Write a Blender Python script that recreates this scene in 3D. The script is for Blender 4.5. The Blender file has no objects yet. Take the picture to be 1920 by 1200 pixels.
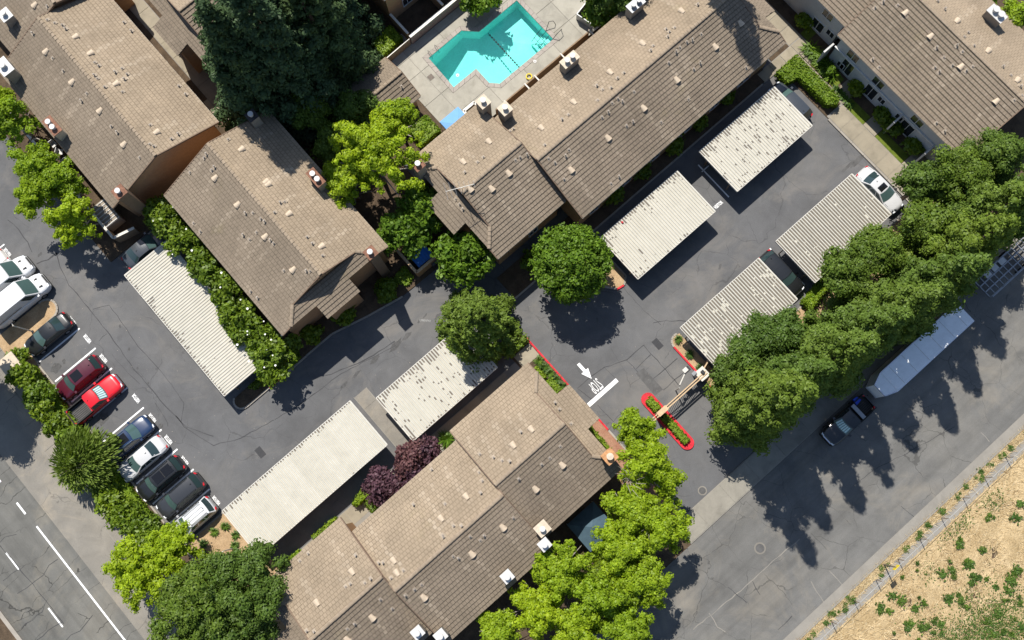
import bpy, bmesh, math, random
import numpy as np
from mathutils import Vector, Matrix, Quaternion
random.seed(7); RNG = np.random.default_rng(11)
sc = bpy.context.scene; COL = sc.collection
# ------------------------------------------------------------------ camera
FPX, CAM_H, YAW = 1823.1, 86.44, .7194
_f = np.array([-.0172, .1603, -1.]); _f /= np.linalg.norm(_f)
_r = np.cross(_f, [0, 1, 0]); _r /= np.linalg.norm(_r); _d = np.cross(_f, _r)
_A = np.array([math.cos(YAW), math.sin(YAW), 0]); _B = np.array([_A[1], -_A[0], 0])
def _rot(v): return np.array([v @ _A, -(v @ _B), v[2]])
FW, RT, DN = _rot(_f), _rot(_r), _rot(_d)
cd = bpy.data.cameras.new('camera'); cam = bpy.data.objects.new('camera', cd); COL.objects.link(cam)
cd.sensor_width = 36; cd.lens = FPX / 1920 * 36; cd.clip_start = 1; cd.clip_end = 2000
cam.matrix_world = Matrix([[RT[i], -DN[i], -FW[i], (0, 0, CAM_H)[i]] for i in range(3)] + [[0, 0, 0, 1]])
sc.camera = cam
# ------------------------------------------------------------------ sun and sky
EL, AZ = math.radians(56.5), math.radians(-108.2)          # AZ = where shadows point
w = bpy.data.worlds.new('World'); sc.world = w; w.use_nodes = True
nt = w.node_tree; nt.nodes.clear()
sky = nt.nodes.new('ShaderNodeTexSky'); sky.sky_type = 'NISHITA'; sky.sun_disc = False
sky.sun_elevation = EL; sky.sun_rotation = math.radians(18.2); sky.air_density = 1.0; sky.dust_density = .6
bg = nt.nodes.new('ShaderNodeBackground'); bg.inputs[1].default_value = .1
wo = nt.nodes.new('ShaderNodeOutputWorld')
nt.links.new(sky.outputs[0], bg.inputs[0]); nt.links.new(bg.outputs[0], wo.inputs[0])
sd = bpy.data.lights.new('sun', 'SUN'); sd.energy = 5.0; sd.angle = math.radians(.5); sd.color = (1, .955, .88)
so = bpy.data.objects.new('sun', sd); COL.objects.link(so)
SUN = Vector((math.cos(AZ) * math.cos(EL), math.sin(AZ) * math.cos(EL), -math.sin(EL)))
so.rotation_euler = SUN.to_track_quat('-Z', 'Y').to_euler()
sc.view_settings.view_transform = 'Standard'; sc.view_settings.look = 'None'
sc.view_settings.exposure = .44; sc.view_settings.gamma = 1; sc.view_settings.use_curve_mapping = False
# ------------------------------------------------------------------ helpers
def ray(px, py): return FW * FPX + RT * (px - 960) + DN * (py - 600)
def G(px, py, h=0.):                       # photo pixel -> ground plan point at height h
    v = ray(px, py); t = (CAM_H - h) / -v[2]; return (float(v[0] * t), float(v[1] * t))
def tag(o, label=None, cat=None, group=None, kind=None):
    if label: o['label'] = label
    if cat: o['category'] = cat
    if group: o['group'] = group
    if kind: o['kind'] = kind
    return o
def thing(name, label, cat, loc=(0, 0, 0), rz=0., group=None):
    o = bpy.data.objects.new(name, None); COL.objects.link(o); o.empty_display_size = .3
    o.location = loc; o.rotation_euler = (0, 0, rz); return tag(o, label, cat, group)
def link(name, me, parent=None, kind=None, loc=None, rot=None):
    o = bpy.data.objects.new(name, me); COL.objects.link(o)
    if parent is not None: o.parent = parent
    if loc is not None: o.location = loc
    if rot is not None: o.rotation_euler = rot
    if kind: o['kind'] = kind
    return o
def org(o):                                # world origin of a thing (things here are unrotated unless stated)
    p = Vector((0, 0, 0))
    while o is not None: p += o.location; o = o.parent
    return p
class MB:
    def __init__(s): s.v = []; s.f = []
    def add(s, vs, fs):
        n = len(s.v); s.v += [tuple(map(float, p)) for p in vs]; s.f += [tuple(i + n for i in f) for f in fs]; return s
    def box(s, x0, x1, y0, y1, z0, z1):
        return s.add([(x0, y0, z0), (x1, y0, z0), (x1, y1, z0), (x0, y1, z0), (x0, y0, z1), (x1, y0, z1), (x1, y1, z1), (x0, y1, z1)],
                     [(3, 2, 1, 0), (4, 5, 6, 7), (0, 1, 5, 4), (1, 2, 6, 5), (2, 3, 7, 6), (3, 0, 4, 7)])
    def prism(s, poly, z0, z1):
        n = len(poly); a = sum(poly[i][0] * poly[(i + 1) % n][1] - poly[(i + 1) % n][0] * poly[i][1] for i in range(n))
        if a < 0: poly = poly[::-1]
        zt = z1 if hasattr(z1, '__len__') else [z1] * n
        return s.add([(p[0], p[1], z0) for p in poly] + [(p[0], p[1], z) for p, z in zip(poly, zt)],
                     [tuple(range(n))[::-1], tuple(range(n, 2 * n))] + [(i, (i + 1) % n, n + (i + 1) % n, n + i) for i in range(n)])
    def bar(s, p, q, w=.05, h=None, up=(0, 0, 1)):
        p, q = Vector(p), Vector(q); h = h or w; d = (q - p).normalized()
        a = d.cross(Vector(up)); a = a.normalized() if a.length > 1e-4 else Vector((1, 0, 0)); b = a.cross(d).normalized()
        vs = []
        for c in (p, q): vs += [c - a * w / 2 - b * h / 2, c + a * w / 2 - b * h / 2, c + a * w / 2 + b * h / 2, c - a * w / 2 + b * h / 2]
        return s.add(vs, [(3, 2, 1, 0), (4, 5, 6, 7), (0, 1, 5, 4), (1, 2, 6, 5), (2, 3, 7, 6), (3, 0, 4, 7)])
    def tube(s, pts, rs, n=6, cap=True):
        pts = [Vector(p) for p in pts]; rs = rs if hasattr(rs, '__len__') else [rs] * len(pts); vs = []; fs = []
        for i, p in enumerate(pts):
            d = (pts[min(i + 1, len(pts) - 1)] - pts[max(i - 1, 0)]).normalized()
            a = d.cross(Vector((.13, .31, .94)) if abs(d.z) < .9 else Vector((1, 0, 0))).normalized(); b = d.cross(a)
            vs += [p + (a * math.cos(k * 2 * math.pi / n) + b * math.sin(k * 2 * math.pi / n)) * rs[i] for k in range(n)]
        for i in range(len(pts) - 1):
            for k in range(n): fs.append((i * n + k, i * n + (k + 1) % n, (i + 1) * n + (k + 1) % n, (i + 1) * n + k))
        if cap: fs += [tuple(range(n))[::-1], tuple(range((len(pts) - 1) * n, len(pts) * n))]
        return s.add(vs, fs)
    def cyl(s, c, r, z0, z1, n=12, r2=None):
        r2 = r if r2 is None else r2
        vs = [(c[0] + q * math.cos(k * 2 * math.pi / n), c[1] + q * math.sin(k * 2 * math.pi / n), z) for q, z in ((r, z0), (r2, z1)) for k in range(n)]
        return s.add(vs, [(k, (k + 1) % n, n + (k + 1) % n, n + k) for k in range(n)] + [tuple(range(n))[::-1], tuple(range(n, 2 * n))])
    def mesh(s, name, m, off=(0, 0, 0), smooth=False):
        me = bpy.data.meshes.new(name); me.from_pydata([(a - off[0], b - off[1], c - off[2]) for a, b, c in s.v], [], s.f)
        me.materials.append(m)
        if smooth: me.polygons.foreach_set('use_smooth', [True] * len(me.polygons))
        return me
    def build(s, name, m, parent=None, kind=None, smooth=False, at=None):
        off = at if at is not None else (org(parent) if parent is not None else (0, 0, 0))
        return link(name, s.mesh(name, m, off, smooth), parent, kind)
def struct(name, mb, m): return mb.build(name, m, kind='structure')
def mesh_np(name, V, Q, m, attrs=None, smooth=False):
    me = bpy.data.meshes.new(name); k = Q.shape[1]
    me.vertices.add(len(V)); me.vertices.foreach_set('co', np.ascontiguousarray(V, np.float32).ravel())
    me.loops.add(Q.size); me.loops.foreach_set('vertex_index', np.ascontiguousarray(Q, np.int32).ravel())
    me.polygons.add(len(Q)); me.polygons.foreach_set('loop_start', np.arange(0, Q.size, k, dtype=np.int32))
    try: me.polygons.foreach_set('loop_total', np.full(len(Q), k, np.int32))
    except Exception: pass
    for n_, (dom, a) in (attrs or {}).items():
        at = me.attributes.new(n_, 'FLOAT', dom); at.data.foreach_set('value', np.ascontiguousarray(a, np.float32))
    me.materials.append(m); me.update(calc_edges=True)
    if not smooth: me.shade_flat()
    if smooth: me.polygons.foreach_set('use_smooth', np.ones(len(Q), bool))
    return me
# ------------------------------------------------------------------ materials
class NT:
    def __init__(s, name):
        s.m = bpy.data.materials.new(name); s.m.use_nodes = True; s.t = s.m.node_tree; s.t.nodes.clear()
        s.out = s.t.nodes.new('ShaderNodeOutputMaterial'); s.pos = None
    def n(s, typ, ins=None, **kw):
        d = s.t.nodes.new('ShaderNode' + typ)
        for k, v in kw.items(): setattr(d, k, v)
        for k, v in (ins or {}).items():
            if isinstance(v, bpy.types.NodeSocket): s.t.links.new(v, d.inputs[k])
            else: d.inputs[k].default_value = v
        return d
    def P(s):
        if s.pos is None: s.pos = s.n('NewGeometry').outputs['Position']
        return s.pos
    def noise(s, scale, detail=3, rough=.55, vec=None, dist=0.):
        return s.n('TexNoise', {'Vector': vec or s.P(), 'Scale': scale, 'Detail': detail, 'Roughness': rough, 'Distortion': dist}).outputs[0]
    def mapv(s, scale=(1, 1, 1), rot=(0, 0, 0), loc=(0, 0, 0), vec=None):
        return s.n('Mapping', {'Vector': vec or s.P(), 'Scale': scale, 'Rotation': rot, 'Location': loc}).outputs[0]
    def ramp(s, fac, stops):
        r = s.n('ValToRGB', {0: fac}); e = r.color_ramp.elements
        while len(e) < len(stops): e.new(.5)
        for i, (p, c) in enumerate(stops):
            e[i].position = p; c = c if hasattr(c, '__len__') else (c, c, c); e[i].color = (*c[:3], 1)
        return r.outputs[0]
    def math(s, op, a, b=0., c=0., clamp=False):
        d = s.n('Math', operation=op, use_clamp=clamp)
        for i, v in enumerate((a, b, c)):
            if isinstance(v, bpy.types.NodeSocket): s.t.links.new(v, d.inputs[i])
            else: d.inputs[i].default_value = v
        return d.outputs[0]
    def mix(s, f, a, b, mode='MIX'):
        d = s.n('MixRGB', blend_type=mode)
        for i, v in enumerate((f, a, b)):
            if isinstance(v, bpy.types.NodeSocket): s.t.links.new(v, d.inputs[i])
            else: d.inputs[i].default_value = v if i == 0 else (*v[:3], 1)
        return d.outputs[0]
    def bump(s, h, dist=.02, strength=1.): return s.n('Bump', {'Height': h, 'Distance': dist, 'Strength': strength}).outputs[0]
    def princ(s, col, rough=.8, spec=.3, normal=None, **kw):
        ins = {'Base Color': col if isinstance(col, bpy.types.NodeSocket) else (*col[:3], 1), 'Roughness': rough, 'Specular IOR Level': spec}
        if normal is not None: ins['Normal'] = normal
        ins.update(kw); p = s.n('BsdfPrincipled', ins); s.t.links.new(p.outputs[0], s.out.inputs[0]); return s.m
def plain(name, col, rough=.7, spec=.3, var=.12, scale=3., **kw):
    t = NT(name); n = t.noise(scale, 4, .6)
    c = t.mix(1., t.mix(1., col, t.ramp(n, [(.3, 1 - var), (.7, 1 + var)]), 'MULTIPLY'), t.ramp(t.noise(scale * 9, 2), [(.3, 1 - var * .5), (.7, 1 + var * .5)]), 'MULTIPLY')
    return t.princ(c, rough, spec, **kw)
def asphalt(name, base, tint=(1, 1, 1), wear='none', crack=.5):
    t = NT(name); b = np.array(base)
    c = t.ramp(t.noise(.09, 5, .6), [(.3, b * .78), (.5, b), (.72, b * np.array((1.28, 1.24, 1.17)))])
    c = t.mix(1., c, t.ramp(t.noise(.55, 6, .65, dist=.6), [(.3, .86), (.7, 1.12)]), 'MULTIPLY')
    c = t.mix(1., c, t.ramp(t.noise(14, 3, .7), [(.25, .86), (.75, 1.14)]), 'MULTIPLY')
    c = t.mix(1., c, t.ramp(t.noise(60, 2, .7), [(.3, .9), (.7, 1.1)]), 'MULTIPLY')
    # oil drips and dusty patches
    st = t.ramp(t.noise(.42, 5, .62, t.mapv(loc=(7, 3, 0))), [(.63, 0), (.76, 1)])
    c = t.mix(t.math('MULTIPLY', st, .45), c, b * .42)
    du = t.ramp(t.noise(.16, 6, .7, t.mapv(loc=(31, 17, 0)), .8), [(.52, 0), (.72, 1)])
    c = t.mix(t.math('MULTIPLY', du, .6), c, b * np.array((1.75, 1.6, 1.38)))
    if wear == 'y' or wear == 'x':
        sc_ = (1.1, .03, 1) if wear == 'y' else (.03, .8, 1)
        c = t.mix(1., c, t.ramp(t.noise(1., 4, .6, t.mapv(sc_)), [(.3, .8), (.5, 1.), (.72, 1.13)]), 'MULTIPLY')
    wv = t.n('VectorMath', {0: t.P(), 1: t.n('TexNoise', {'Vector': t.P(), 'Scale': .6, 'Detail': 4}).outputs[1]}, operation='ADD').outputs[0]
    v = t.n('TexVoronoi', {'Vector': t.n('Mapping', {'Vector': wv, 'Scale': (.16, .5, .5) if wear == 'y' else (.3, .22, .3)}).outputs[0], 'Scale': 1., 'Randomness': .9}, feature='DISTANCE_TO_EDGE').outputs[0]
    wid = t.ramp(t.noise(.3, 3, .6, t.mapv(loc=(3, 9, 0))), [(.42, 0), (.7, 1)])
    cr = t.math('LESS_THAN', v, t.math('MULTIPLY', wid, .016 if wear == 'y' else .009))
    c = t.mix(t.math('MULTIPLY', cr, crack), c, b * .3)
    c = t.mix(1., c, tint, 'MULTIPLY')
    return t.princ(c, .85, .25, t.bump(t.noise(45, 3), .01, .35))
def concrete(name, base, var=.16, rough=.85, stain=.3):
    t = NT(name); b = np.array(base)
    inf = t.n('ObjectInfo').outputs['Random']
    c = t.ramp(t.noise(.7, 6, .65, dist=.5), [(.28, b * (1 - var * 1.4)), (.5, b), (.72, b * (1 + var))])
    c = t.mix(1., c, t.ramp(inf, [(0, .93), (1, 1.06)]), 'MULTIPLY')
    c = t.mix(1., c, t.ramp(t.noise(18, 3, .7), [(.3, .93), (.7, 1.06)]), 'MULTIPLY')
    s_ = t.ramp(t.noise(.5, 6, .7, t.mapv(loc=(5, 2, 0)), 1.2), [(.56, 0), (.7, 1)])
    c = t.mix(t.math('MULTIPLY', s_, stain), c, b * np.array((.55, .54, .5)))
    return t.princ(c, rough, .25, t.bump(t.noise(30, 3), .008, .3))
def soil(name, a, b, scale=1.2, bump=.06):
    t = NT(name); n = t.noise(scale, 7, .7, dist=.4); c = t.ramp(n, [(.3, a), (.7, b)])
    c = t.mix(1., c, t.ramp(t.noise(scale * 14, 4, .7), [(.3, .72), (.7, 1.25)]), 'MULTIPLY')
    return t.princ(c, .95, .1, t.bump(t.noise(scale * 10, 5, .7), bump, .7))
def leaf(name, c0, c1, trans=.3, gloss=.012):
    t = NT(name); r = t.n('NewGeometry').outputs['Random Per Island']
    c = t.ramp(r, [(0, c0), (.6, tuple((np.array(c0) + np.array(c1)) / 2)), (1, c1)])
    c = t.mix(1., c, t.ramp(t.noise(.9, 3), [(.3, .82), (.7, 1.18)]), 'MULTIPLY')
    ob = t.n('ObjectInfo').outputs['Random']; c = t.mix(1., c, t.ramp(ob, [(0, (.8, .86, .95)), (.5, (1, 1, 1)), (1, (1.18, 1.12, .9))]), 'MULTIPLY')
    d = t.n('BsdfDiffuse', {'Color': c}); tr = t.n('BsdfTranslucent', {'Color': t.mix(1., c, (1.25, 1.3, .5), 'MULTIPLY')})
    g = t.n('BsdfGlossy', {'Color': (1, 1, 1, 1), 'Roughness': .5})
    m1 = t.n('MixShader', {0: trans, 1: d.outputs[0], 2: tr.outputs[0]}); m2 = t.n('MixShader', {0: gloss, 1: m1.outputs[0], 2: g.outputs[0]})
    t.t.links.new(m2.outputs[0], t.out.inputs[0]); return t.m
def tile_mat(name, a, b, c_, joint=.7):
    t = NT(name); at = t.n('Attribute', attribute_name='tone').outputs['Fac']
    c = t.ramp(at, [(.0, a), (.5, b), (1., c_)])
    c = t.mix(1., c, t.ramp(t.noise(.22, 6, .68), [(.3, .8), (.7, 1.18)]), 'MULTIPLY')
    c = t.mix(1., c, t.ramp(t.noise(2.6, 5, .7), [(.3, .9), (.7, 1.09)]), 'MULTIPLY')
    c = t.mix(1., c, t.ramp(t.noise(20, 3, .7), [(.25, .86), (.75, 1.13)]), 'MULTIPLY')
    tu = t.n('Attribute', attribute_name='tu').outputs['Fac']; tv = t.n('Attribute', attribute_name='tv').outputs['Fac']
    jd = t.math('MAXIMUM', t.math('GREATER_THAN', t.math('ABSOLUTE', t.math('SUBTRACT', tu, .5)), .44), t.math('GREATER_THAN', tv, .70))
    jd = t.math('MULTIPLY', jd, t.ramp(t.noise(.8, 4, .7), [(.3, joint * .35), (.7, joint)]))
    c = t.mix(jd, c, tuple(np.array(a) * .42))
    mo = t.ramp(t.noise(.2, 6, .75, t.mapv(loc=(13, 41, 2))), [(.62, 0), (.8, 1)])
    c = t.mix(t.math('MULTIPLY', mo, .35), c, (.2, .17, .075))
    return t.princ(c, .85, .25, t.bump(t.noise(28, 3), .01, .4))
def corrugated(name):
    t = NT(name); pan = t.n('Attribute', attribute_name='pan').outputs['Fac']
    amt = t.n('Attribute', attribute_name='dirt', attribute_type='OBJECT').outputs['Fac']
    loc = t.n('TexCoord').outputs['Object']; rnd = t.n('ObjectInfo').outputs['Random']
    sp = t.n('SeparateXYZ', {0: loc})
    pid = t.math('ADD', t.math('FLOOR', t.math('DIVIDE', t.math('ADD', sp.outputs[0], 10.), .26)), t.math('MULTIPLY', rnd, 731.))
    vec = t.n('CombineXYZ', {0: t.math('MULTIPLY', pid, 3.7), 1: t.math('MULTIPLY', sp.outputs[1], 1.5), 2: rnd}).outputs[0]
    nz = t.n('TexNoise', {'Vector': vec, 'Scale': 1., 'Detail': 2, 'Roughness': .6}).outputs[0]
    edge = t.math('ADD', t.math('MULTIPLY', t.math('POWER', t.math('MULTIPLY', t.math('ABSOLUTE', sp.outputs[1]), .4), 9.), .35), t.math('MULTIPLY', t.math('POWER', t.math('MULTIPLY', t.math('MAXIMUM', sp.outputs[1], 0.), .42), 7.), .65))
    big = t.math('MULTIPLY', t.math('SUBTRACT', t.noise(.35, 3, .6), .5), .35)
    lvl = t.math('ADD', t.math('ADD', t.math('MULTIPLY', amt, .62), .14), t.math('ADD', t.math('MULTIPLY', edge, .42), big))
    d = t.math('LESS_THAN', nz, lvl)
    d = t.math('MULTIPLY', d, t.math('GREATER_THAN', pan, .5))
    base = t.ramp(rnd, [(0, (.44, .425, .365)), (1, (.485, .47, .41))])
    base = t.mix(1., base, t.ramp(t.noise(1.3, 5, .7), [(.3, .88), (.7, 1.06)]), 'MULTIPLY')
    base = t.mix(t.math('MULTIPLY', pan, .6), base, (.42, .38, .3))
    c = t.mix(t.math('MULTIPLY', d, .93), base, t.ramp(t.noise(3, 3), [(.3, (.075, .06, .045)), (.7, (.14, .11, .08))]))
    return t.princ(c, .55, .3)
M = {}
M['asphalt'] = asphalt('parking asphalt', (.108, .108, .11), crack=.33)
M['street'] = asphalt('street asphalt', (.13, .127, .12), wear='x', crack=.5)
M['road'] = asphalt('worn road surface', (.128, .125, .114), wear='y', crack=.85)
M['shoulder'] = asphalt('road shoulder', (.2, .185, .16), crack=.4)
M['concrete'] = concrete('pale concrete', (.235, .218, .182)); M['walk'] = concrete('walkway concrete', (.27, .235, .175), stain=.2)
M['gutter'] = concrete('gutter concrete', (.235, .218, .19), .1)
M['pooldeck'] = concrete('pool deck concrete', (.33, .31, .26), .15, stain=.35); M['coping'] = concrete('coping', (.33, .295, .26), .1, stain=.1)
M['red'] = plain('red kerb paint', (.5, .016, .028), .65, .3, .3, 4.); M['kerb'] = concrete('kerb concrete', (.3, .27, .23), .12)
M['soil'] = soil('bark soil', (.055, .04, .028), (.12, .085, .055)); M['baresoil'] = soil('bare tan soil', (.3, .2, .11), (.45, .32, .19), 1.)
M['field'] = soil('dry field', (.31, .22, .11), (.56, .43, .25), .7, .15); M['verge'] = soil('dry verge', (.27, .22, .12), (.46, .37, .22), 1.6)
M['lawn'] = soil('lawn', (.07, .11, .012), (.16, .19, .03), 2., .08); M['brickpave'] = soil('reddish paving', (.26, .12, .08), (.34, .2, .13), .8, .02)
M['paint'] = plain('white road paint', (.78, .78, .77), .6, .3, .1, 4.); M['oldpaint'] = plain('faded road paint', (.3, .3, .29), .7, .2, .25, 9.)
M['tar'] = plain('dark crack', (.05, .05, .052), .8, .2, .2, 5.); M['patch'] = plain('asphalt patch', (.094, .092, .09), .85, .2, .2, 2.)
M['tileN'] = tile_mat('roof tile paler', (.238, .184, .127), (.288, .226, .158), (.37, .303, .225), .75)  # paler tile tone, plus-v roof sides
M['tileS'] = tile_mat('roof tile darker', (.163, .13, .094), (.203, .162, .119), (.29, .238, .178))  # darker tile tone, minus-v roof sides, most skirts, pool house
M['cap'] = plain('ridge tile', (.26, .205, .148), .85, .2, .2, 4.); M['fascia'] = plain('brown fascia', (.16, .11, .075), .7)
M['gutterm'] = plain('pale gutter metal', (.55, .52, .46), .45, .4); M['stucco'] = plain('tan stucco', (.4, .25, .14), .9, .1, .1)
M['stuccoW'] = plain('pale grey siding', (.5, .5, .49), .85, .15, .06); M['chim'] = plain('grey chimney siding', (.3, .26, .21), .85, .15, .12)
M['white'] = plain('white metal', (.5, .49, .47), .45, .4, .06); M['rust'] = plain('rusty cap', (.2, .1, .065), .8, .2, .35, 5.)
M['orange'] = plain('orange primer cap', (.42, .22, .1), .7, .2, .3, 4.); M['beige'] = plain('beige cap', (.5, .42, .32), .6, .3, .15, 4.)
M['ventm'] = plain('beige roof vent', (.46, .37, .27), .6, .3, .1, 5.); M['pipe'] = plain('light pipe', (.3, .26, .22), .6)
M['lead'] = plain('flashing', (.3, .245, .185), .7); M['dark'] = plain('dark metal', (.025, .025, .028), .5, .4); M['steel'] = plain('grey steel', (.3, .31, .32), .4, .5, Metallic=.6)
M['wood'] = plain('tan timber', (.5, .36, .22), .8, .2, .15, 5.); M['fencewood'] = plain('weathered fence wood', (.24, .17, .11), .85, .2, .2, 4.)
M['corr'] = corrugated('corrugated carport metal'); M['postm'] = plain('brown carport steel', (.2, .15, .11), .6)
M['glass'] = plain('window glass', (.02, .025, .03), .06, .5, .05); M['frame'] = plain('white frame', (.6, .6, .58), .5)
M['bluecloth'] = plain('blue canopy cloth', (.15, .33, .62), .7, .2, .05, 2.); M['darkcloth'] = plain('dark blue tarp', (.06, .1, .13), .7, .2, .15, 2.)
M['dumpblue'] = plain('blue plastic lid', (.03, .2, .66), .45, .4, .06); M['bark'] = plain('bark', (.12, .085, .06), .9, .1, .3, 8.)
M['palebark'] = plain('pale branches', (.3, .27, .23), .9, .1, .2, 6.); M['trailer'] = plain('white trailer skin', (.86, .88, .9), .3, .6, .06, 1.5)
M['yellow'] = plain('yellow sign', (.65, .5, .02), .5); M['chalk'] = plain('pebble stone wall', (.26, .2, .18), .9, .1, .4, 9.)
M['L_bright'] = leaf('bright yellow green leaf', (.17, .26, .007), (.32, .42, .022), .38); M['L_mid'] = leaf('mid green leaf', (.062, .125, .008), (.155, .255, .022), .32)
M['L_conifer'] = leaf('conifer needles', (.07, .115, .014), (.145, .21, .036), .24, .01); M['L_dark'] = leaf('dark conifer needles', (.038, .066, .03), (.075, .12, .05), .18, .008)
M['L_olive'] = leaf('olive green leaf', (.055, .1, .012), (.12, .18, .03), .24); M['L_shrub'] = leaf('glossy shrub leaf', (.075, .13, .006), (.17, .24, .015), .28, .02)
M['L_plum'] = leaf('purple plum leaf', (.055, .022, .034), (.16, .085, .1), .22); M['L_hedge'] = leaf('hedge leaf', (.105, .18, .008), (.21, .29, .02), .3)
M['L_lime'] = leaf('lime hedge leaf', (.12, .2, .01), (.22, .31, .03), .3); M['L_feather'] = leaf('feathery leaf', (.09, .14, .02), (.2, .27, .06), .3); M['L_weed'] = leaf('weed leaf', (.045, .1, .014), (.12, .19, .035), .25)
M['petal'] = plain('white petal', (.75, .74, .7), .7, .2, .05)
t = NT('dry straw'); M['straw'] = t.princ(t.ramp(t.n('NewGeometry').outputs['Random Per Island'], [(0, (.27, .18, .085)), (.5, (.48, .36, .19)), (1, (.68, .55, .34))]), .9, .1)
t = NT('pool water'); wl = t.n('BsdfTransparent', {'Color': (.78, .97, .96, 1)}); wg = t.n('BsdfGlossy', {'Color': (1, 1, 1, 1), 'Roughness': .03, 'Normal': t.bump(t.noise(1.6, 3, .6), .05, .25)})
t.t.links.new(t.n('MixShader', {0: t.math('MULTIPLY', t.n('Fresnel', {0: 1.33}).outputs[0], .8), 1: wl.outputs[0], 2: wg.outputs[0]}).outputs[0], t.out.inputs[0]); M['water'] = t.m
t = NT('turquoise pool plaster'); M['poolin'] = t.princ(t.mix(1., t.ramp(t.noise(.35, 4), [(.3, (.26, .68, .63)), (.7, (.34, .77, .73))]), t.ramp(t.noise(3., 6, .8, dist=2.), [(.35, .9), (.7, 1.12)]), 'MULTIPLY'), .8, .1)
def paint(name, col, metal=0.): return NT(name).princ(col, .28, .5, Metallic=metal, **{'Coat Weight': .6, 'Coat Roughness': .05})
PAINT = dict(black=paint('black car paint', (.012, .013, .014)), maroon=paint('maroon car paint', (.07, .008, .018)), red=paint('bright red car paint', (.58, .008, .016)),
             navy=paint('navy car paint', (.012, .03, .08)), silver=paint('silver car paint', (.42, .42, .41), .3), white=paint('white car paint', (.62, .63, .64)),
             grey=paint('charcoal car paint', (.03, .032, .036)), pearl=paint('pearl white car paint', (.5, .5, .5)), dnavy=paint('dark slate car paint', (.04, .047, .056)),
             cream=paint('champagne car paint', (.6, .58, .54), .1))
M['cglass'] = NT('car glass').princ((.022, .04, .042), .05, .7); M['wscreen'] = NT('windscreen glass').princ((.06, .105, .1), .05, .7); M['sunroof'] = NT('sunroof glass').princ((.008, .008, .009), .08, .6)
M['shade'] = plain('windscreen sunshade', (.45, .62, .62), .25, .5, .1, 6.); M['tyre'] = plain('tyre rubber', (.02, .02, .02), .9, .1); M['rim'] = NT('alloy rim').princ((.45, .45, .46), .3, .5, Metallic=.8)
M['lamp'] = NT('headlamp glass').princ((.7, .72, .74), .12, .6); M['tail'] = NT('tail lamp').princ((.45, .01, .015), .15, .6); M['bed'] = plain('pickup bed liner', (.055, .053, .05), .8, .2, .2, 5.)
M['trimb'] = NT('black trim').princ((.014, .014, .014), .5, .3); M['chrome'] = NT('chrome').princ((.6, .6, .62), .15, .5, Metallic=.9)
# ------------------------------------------------------------------ ground, road, street, parking lot
def rect(x0, x1, y0, y1): return [(x0, y0), (x1, y0), (x1, y1), (x0, y1)]
def sheet(name, poly, z, m, parent=None):
    b = MB(); a = sum(poly[i][0] * poly[(i + 1) % len(poly)][1] - poly[(i + 1) % len(poly)][0] * poly[i][1] for i in range(len(poly)))
    if a < 0: poly = poly[::-1]
    b.add([(p[0], p[1], z) for p in poly], [tuple(range(len(poly)))])
    o = b.build(name, m, parent)
    if parent is None: o['kind'] = 'structure'
    return o
def slabfield(parent, name, m, polys, z0, z1, gap=.02):
    for p in polys:
        c = np.mean(p, 0); q = [tuple(c + (np.array(v) - c) * (1 - gap / max(.3, np.linalg.norm(np.array(v) - c)))) for v in p]
        b = MB().prism(q, z0, z1 + random.uniform(-.006, .006)); b.build(name, m, parent)
def holed(poly, hole):
    bm = bmesh.new(); es = []
    for lp in [poly] + ([hole] if hole else []):
        vs = [bm.verts.new((p[0], p[1], 0)) for p in lp]; es += [bm.edges.new((vs[i - 1], vs[i])) for i in range(len(vs))]
    bmesh.ops.triangle_fill(bm, edges=es, use_beauty=True); return bm
bm = holed(rect(-700, 700, -700, 700), rect(17.5, 30, 28.2, 36.5))
for v in bm.verts: v.co.z = -.06
me = bpy.data.meshes.new('ground'); bm.to_mesh(me); bm.free(); me.materials.append(M['soil']); link('ground', me, None, 'structure')
lot = sheet('parking_lot', [(-28.4, -11.45), (46, -11.45), (46, 25), (17, 25), (17, 64), (-28.4, 64)], 0, M['asphalt'])
street = sheet('street', rect(-34.1, 160, -24.6, -13.65), -.004, M['street'])
road = sheet('road', rect(-42.05, -34.1, -160, 160), -.004, M['road'])
shoulder = sheet('road_shoulder', rect(-34.1, -31.0, -160, 160), -.002, M['shoulder'])
# right-hand pavement along the street
sw = struct('sidewalk', MB().box(6.7, 160, -13.62, -11.45, -.05, .07), M['gutter'])
xs = [6.75] + list(np.arange(8.9, 50, 3.05))
slabfield(sw, 'paving_slab', M['concrete'], [rect(a, b, -13.55, -11.5) for a, b in zip(xs, xs[1:])], .04, .1)
sw2 = struct('left_sidewalk', MB().box(-31.0, -28.35, -30, 64, -.05, .06), M['gutter'])
ys = list(np.arange(-2, 64, 2.9))
slabfield(sw2, 'paving_slab', M['shoulder'], [rect(-30.95, -29.75, a, b) for a, b in zip(ys, ys[1:])] + [rect(-29.7, -28.42, a + 1.2, b + 1.2) for a, b in zip(ys, ys[1:])], .04, .09)
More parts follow.
